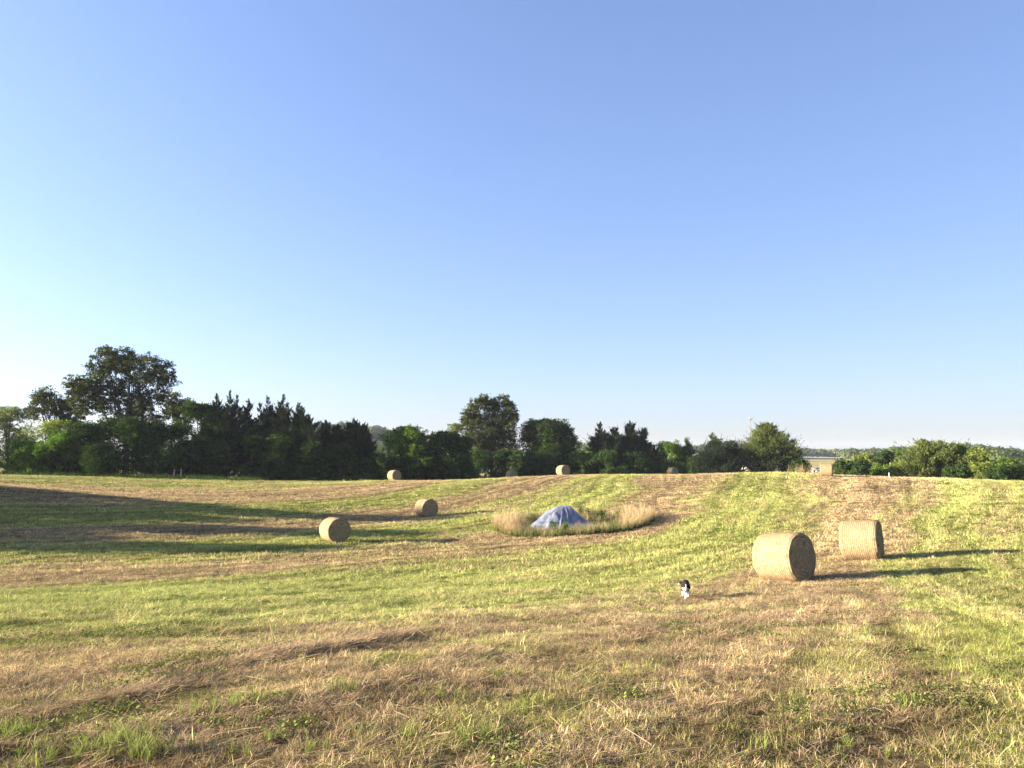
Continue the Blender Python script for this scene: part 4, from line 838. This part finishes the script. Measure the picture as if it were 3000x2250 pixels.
def lattice(px, ytop, d, wd, label):
    x, y, zt = P(px, ytop, d); z = float(H(x, y)); h = zt-z; t_ = thing('lattice_tower', label, 'tower', (x, y, z), 0.5)
    mb = MB(); c3 = [(wd*0.58*math.cos(a), wd*0.58*math.sin(a)) for a in (0.3, 2.39, 4.49)]
    for cx, cy in c3: mb.tube([[cx, cy, -1], [cx*0.9, cy*0.9, h]], [0.13, 0.11], 5)
    n = int(h/wd/1.2)
    for k in range(n):
        for q in range(3):
            a, b_ = c3[q], c3[(q+1) % 3]; z0, z1 = h*k/n, h*(k+1)/n; mb.tube([[a[0]*.95, a[1]*.95, z0], [b_[0]*.95, b_[1]*.95, z1]], [0.09, 0.09], 3); mb.tube([[a[0]*.95, a[1]*.95, z0], [b_[0]*.95, b_[1]*.95, z0]], [0.08, 0.08], 3)
    obj('mast', mb.mesh('mast'), M_LAT, t_); mb = MB()
    for q in range(6): a = q*math.pi/3; mb.box((wd*math.cos(a), wd*math.sin(a), h-2.2), (0.35, 0.35, 2.4), a); 
    mb.tube([[wd*math.cos(a), wd*math.sin(a), h-2.4] for a in np.linspace(0, 6.283, 13)], 0.07, 4); mb.tube([[0, 0, h-1], [0, 0, h+2.0]], [0.06, 0.04], 4); obj('antenna', mb.mesh('antenna'), M_LAT, t_)
lattice(2199, 1219, 640, 1.3, 'slender grey lattice tower rising behind the large cedar'); lattice(2619, 1289, 880, 1.6, 'small distant lattice mast above the right hand woods')
M_CREAM = simple('cream_siding', (0.62, 0.55, 0.44), 0.8, var=0.06); M_ROOF = simple('grey_roof', (0.20, 0.19, 0.18), 0.8, var=0.15); M_GLASS = simple('dark_window', (0.03, 0.035, 0.04), 0.2, var=0.1)
def house(name, label, px, py, d, L, Wd, hw, hr, wallm, rz=0.2, wins=3):
    x, y, _ = P(px, py, d); z = float(H(x, y)); t_ = thing(name, label, 'building', (x, y, z), rz)
    mb = MB(); mb.box((0, 0, hw/2-0.5), (L, Wd, hw+1)); v = [(-L/2, -Wd/2, hw), (-L/2, Wd/2, hw), (-L/2, 0, hw+hr), (L/2, -Wd/2, hw), (L/2, Wd/2, hw), (L/2, 0, hw+hr)]
    mb.add(v, T3=[(0, 2, 1), (3, 4, 5)]); obj('wall', mb.mesh('wall'), wallm, t_)
    mb = MB(); a = math.atan2(hr, Wd/2); e = 0.35
    for s in (-1, 1):
        v = []
        for X in (-L/2-e, L/2+e):
            for q, zz in ((0, 0), (Wd/2+e, -(Wd/2+e)*math.tan(a))):
                for th in (0.02, 0.17): v.append((X, s*q, hw+hr+zz+th))
        mb.add(v, [(0, 2, 3, 1), (4, 5, 7, 6), (0, 4, 6, 2), (1, 3, 7, 5), (2, 6, 7, 3), (0, 1, 5, 4)])
    obj('roof', mb.mesh('roof'), M_ROOF, t_)
    for k in range(wins):
        X = L*((k+0.5)/wins-0.5); w_ = MB(); w_.box((X, -Wd/2-0.02, hw*0.55), (1.0, 0.08, 1.2)); o_ = obj('window', w_.mesh('window'), M_GLASS, t_)
        f_ = MB()
        for dx_, dz_, sx, sz in ((0, .66, 1.24, .12), (0, -.66, 1.24, .12), (-.56, 0, .12, 1.2), (.56, 0, .12, 1.2)): f_.box((X+dx_, -Wd/2-0.05, hw*0.55+dz_), (sx, 0.1, sz))
        obj('frame', f_.mesh('frame'), M_WHITE, o_)
house('farm_house', 'cream walled building half hidden behind the left side of the large cedar', 2205, 1330, 165, 5.6, 5.5, 5.2, 1.6, M_CREAM, 0.25, 2)
house('farm_shed', 'small low pale farm shed on the tan field right of the large cedar', 2386, 1350, 345, 5, 4, 1.1, 0.7, M_CREAM, 0.1, 2)
# ------------------------------------------------------------------ dog
m, t, o = newmat('black_and_white_coat')
col_ = nd(t, 'ShaderNodeAttribute', attribute_name='v'); tc = nd(t, 'ShaderNodeTexCoord'); nn = noise(t, 40, 3, 0.6, tc.outputs['Object'])
c = ramp(t, mth(t, 'ADD', col_.outputs['Fac'], mth(t, 'MULTIPLY', mth(t, 'SUBTRACT', nn, 0.5), 0.25)), [(0.42, (0.020, 0.015, 0.014)), (0.56, (0.62, 0.59, 0.54))])
p = nd(t, 'ShaderNodeBsdfPrincipled'); p.inputs['Roughness'].default_value = 0.9; p.inputs['Specular IOR Level'].default_value = 0.1; t.links.new(c, p.inputs['Base Color'])
b = nd(t, 'ShaderNodeBump'); b.inputs['Strength'].default_value = 0.4; b.inputs['Distance'].default_value = 0.01; t.links.new(nn, b.inputs['Height']); t.links.new(b.outputs[0], p.inputs['Normal']); t.links.new(p.outputs[0], o.inputs[0]); M_COAT = m
def dog():
    x, y, _ = P(2010, 1750, 20.3); t_ = thing('dog', 'black and white dog with lowered head walking towards the camera', 'dog', (x, y, float(H(x, y, True))+0.03), R(-6))
    t_.scale = (.70, .70, .70)
    # skeleton, nose towards -Y; (pos, radius, white)
    J = {'hip': ((0.03, .36, .47), .105, 0), 'loin': ((0.02, .18, .475), .10, 0), 'rib': ((0, .0, .47), .13, 0), 'chest': ((-.01, -.14, .44), .12, 0), 'brisket': ((-.02, -.20, .37), .075, 1), 'neck': ((-.03, -.27, .46), .080, 0.1),
         'head': ((-.05, -.40, .45), .072, 0), 'brow': ((-.055, -.45, .43), .055, 0), 'muz': ((-.06, -.51, .385), .036, 1), 'nose': ((-.063, -.55, .36), .025, 1),
         'earL': ((-.115, -.385, .515), .024, 0), 'earLt': ((-.15, -.40, .48), .012, 0), 'earR': ((.01, -.385, .515), .024, 0), 'earRt': ((.045, -.40, .475), .012, 0),
         'shL': ((-.085, -.15, .38), .06, .1), 'elL': ((-.065, -.13, .27), .034, .5), 'wrL': ((-.05, -.19, .14), .023, 1), 'paL': ((-.045, -.20, .03), .024, 1), 'toL': ((-.045, -.25, .022), .02, 1),
         'shR': ((.07, -.13, .38), .06, .1), 'elR': ((.05, -.10, .27), .034, .5), 'wrR': ((.02, -.08, .14), .023, 1), 'paR': ((.012, -.06, .04), .023, 1), 'toR': ((.012, -.105, .028), .019, 1),
         'thL': ((-.06, .36, .38), .075, 0), 'knL': ((-.075, .28, .26), .045, 0), 'hoL': ((-.075, .42, .15), .022, .8), 'hpL': ((-.075, .38, .03), .023, 1), 'htL': ((-.075, .34, .022), .02, 1),
         'thR': ((.10, .36, .38), .075, 0), 'knR': ((.105, .22, .27), .045, 0), 'hoR': ((.105, .30, .15), .022, .7), 'hpR': ((.105, .22, .04), .023, 1), 'htR': ((.105, .17, .028), .02, 1),
         't1': ((-.04, .44, .47), .028, 0), 't2': ((-.10, .48, .47), .030, 0), 't3': ((-.17, .49, .45), .032, 0.1), 't4': ((-.215, .48, .41), .016, .9)}
    E = 'hip-loin loin-rib rib-chest chest-brisket chest-neck neck-head head-brow brow-muz muz-nose head-earL earL-earLt head-earR earR-earRt chest-shL shL-elL elL-wrL wrL-paL paL-toL chest-shR shR-elR elR-wrR wrR-paR paR-toR hip-thL thL-knL knL-hoL hoL-hpL hpL-htL hip-thR thR-knR knR-hoR hoR-hpR hpR-htR hip-t1 t1-t2 t2-t3 t3-t4'.split()
    # continuous surface: smooth union of tapered capsules sampled on a grid, extracted with surface nets
    caps = [(np.array(J[a][0]), np.array(J[b][0]), J[a][1], J[b][1], J[a][2], J[b][2]) for a, b in (e.split('-') for e in E)]
    s = 0.0115; lo = np.array([-.36, -.64, -.04]); hi = np.array([.24, .64, .64]); n = ((hi-lo)/s).astype(int)
    G = np.stack(np.meshgrid(*[lo[i]+s*np.arange(n[i]) for i in range(3)], indexing='ij'), -1)
    acc = np.zeros(G.shape[:3]); k = 55.0
    for a, b, ra, rb, wa, wb in caps:
        ab = b-a; h = np.clip(((G-a)@ab)/(ab@ab), 0, 1); d = np.linalg.norm(G-(a+h[..., None]*ab), axis=-1)-(ra+(rb-ra)*h)
        acc += np.exp(-k*np.clip(d, -0.2, 0.5))
    D = -np.log(acc+1e-30)/k
    ins = D < 0; cs = np.zeros((n[0]-1, n[1]-1, n[2]-1), int); offs = [(i, j, l) for i in (0, 1) for j in (0, 1) for l in (0, 1)]
    for i, j, l in offs: cs += ins[i:n[0]-1+i, j:n[1]-1+j, l:n[2]-1+l]
    act = (cs > 0) & (cs < 8); idx = -np.ones(act.shape, int); idx[act] = np.arange(act.sum()); cells = np.argwhere(act)
    num = np.zeros((len(cells), 3)); den = np.zeros(len(cells))
    for a_ in offs:
        for b_ in offs:
            if sum(b_)-sum(a_) == 1 and all(b_[q] >= a_[q] for q in range(3)):
                da = D[cells[:, 0]+a_[0], cells[:, 1]+a_[1], cells[:, 2]+a_[2]]; db = D[cells[:, 0]+b_[0], cells[:, 1]+b_[1], cells[:, 2]+b_[2]]
                cr = (da < 0) != (db < 0); tt_ = np.where(cr, da/(da-db+1e-12), 0); num += cr[:, None]*(np.array(a_)+tt_[:, None]*(np.array(b_)-np.array(a_))); den += cr
    V = lo+s*(cells+num/den[:, None]); Q = []
    for ax in range(3):
        u, w_ = (ax+1) % 3, (ax+2) % 3; sl = [slice(1, n[q]-1) for q in range(3)]
        sa_ = list(sl); sb_ = list(sl); sb_[ax] = slice(2, n[ax]); A = ins[tuple(sa_)]; B_ = ins[tuple(sb_)]
        for pt in np.argwhere(A != B_)+1:
            q = []
            for du, dw in ((-1, -1), (0, -1), (0, 0), (-1, 0)):
                c_ = pt.copy(); c_[u] += du; c_[w_] += dw; q.append(idx[tuple(c_)])
            if min(q) >= 0: Q.append(q if ins[tuple(pt)] else q[::-1])
    best = np.full(len(V), 1e9); wv = np.zeros(len(V))
    for a, b, ra, rb, wa, wb in caps:
        ab = b-a; h = np.clip(((V-a)@ab)/(ab@ab), 0, 1); d = np.linalg.norm(V-(a+h[:, None]*ab), axis=1)-(ra+(rb-ra)*h); m_ = d < best; best[m_] = d[m_]; wv[m_] = (wa+(wb-wa)*h)[m_]
    bl = (np.abs(V[:, 0]+.055) < .012) & (V[:, 1] < -.36) & (V[:, 2] > .40); wv[bl] = 1        # blaze
    eye = (V[:, 1] < -.30) & (V[:, 1] > -.49) & (np.abs(V[:, 0]+.055) > .022) & (V[:, 2] > .40); wv[eye] = 0
    front = (V[:, 1] < -.17) & (V[:, 2] < .40) & (V[:, 1] > -.36) & (V[:, 0] < 0.03); wv[front] = 1
    obj('body', mesh_np('body', V, Q, attrs={'v': (wv, 'FLOAT')}, smooth=True), M_COAT, t_)
    mk = simple('dog_nose', (0.015, 0.012, 0.012), 0.3)
    mb = MB(); mb.tube([[-.063, -.566, .372], [-.063, -.582, .372]], [0.016, 0.008], 8); obj('nose', mb.mesh('nose', True), mk, t_)
    for sx in (-1, 1):
        mb = MB(); mb.tube([[-.055+sx*.034, -.487, .437], [-.055+sx*.035, -.500, .434]], [0.010, 0.004], 8); obj('eye', mb.mesh('eye', True), mk, t_)
    mb = MB(); a = np.linspace(0, 6.283, 25); mb.tube(np.c_[-.03+.096*np.cos(a), -.265+.02*np.sin(a)-0.03*np.sin(a), .455+.096*np.sin(a)], 0.011, 5); obj('collar', mb.mesh('collar'), simple('dark_collar', (0.03, 0.05, 0.06), 0.6), t_)
dog()

# ------------------------------------------------------------------ haze
hb = MB(); zl, zh = float(GZ.min())-1.0, 64.0; hb.box((0, 0, (zl+zh)/2), (6900, 6900, zh-zl)); hz = obj('haze', hb.mesh('haze')); tag(hz, 'thin bluish summer haze over the far hills', kind='stuff')
m, t, o = newmat('haze'); pv = nd(t, 'ShaderNodeVolumePrincipled'); pv.inputs['Color'].default_value = (0.78, 0.88, 1.0, 1); pv.inputs['Density'].default_value = 0.00009; t.links.new(pv.outputs[0], o.inputs['Volume']); hz.data.materials.append(m)
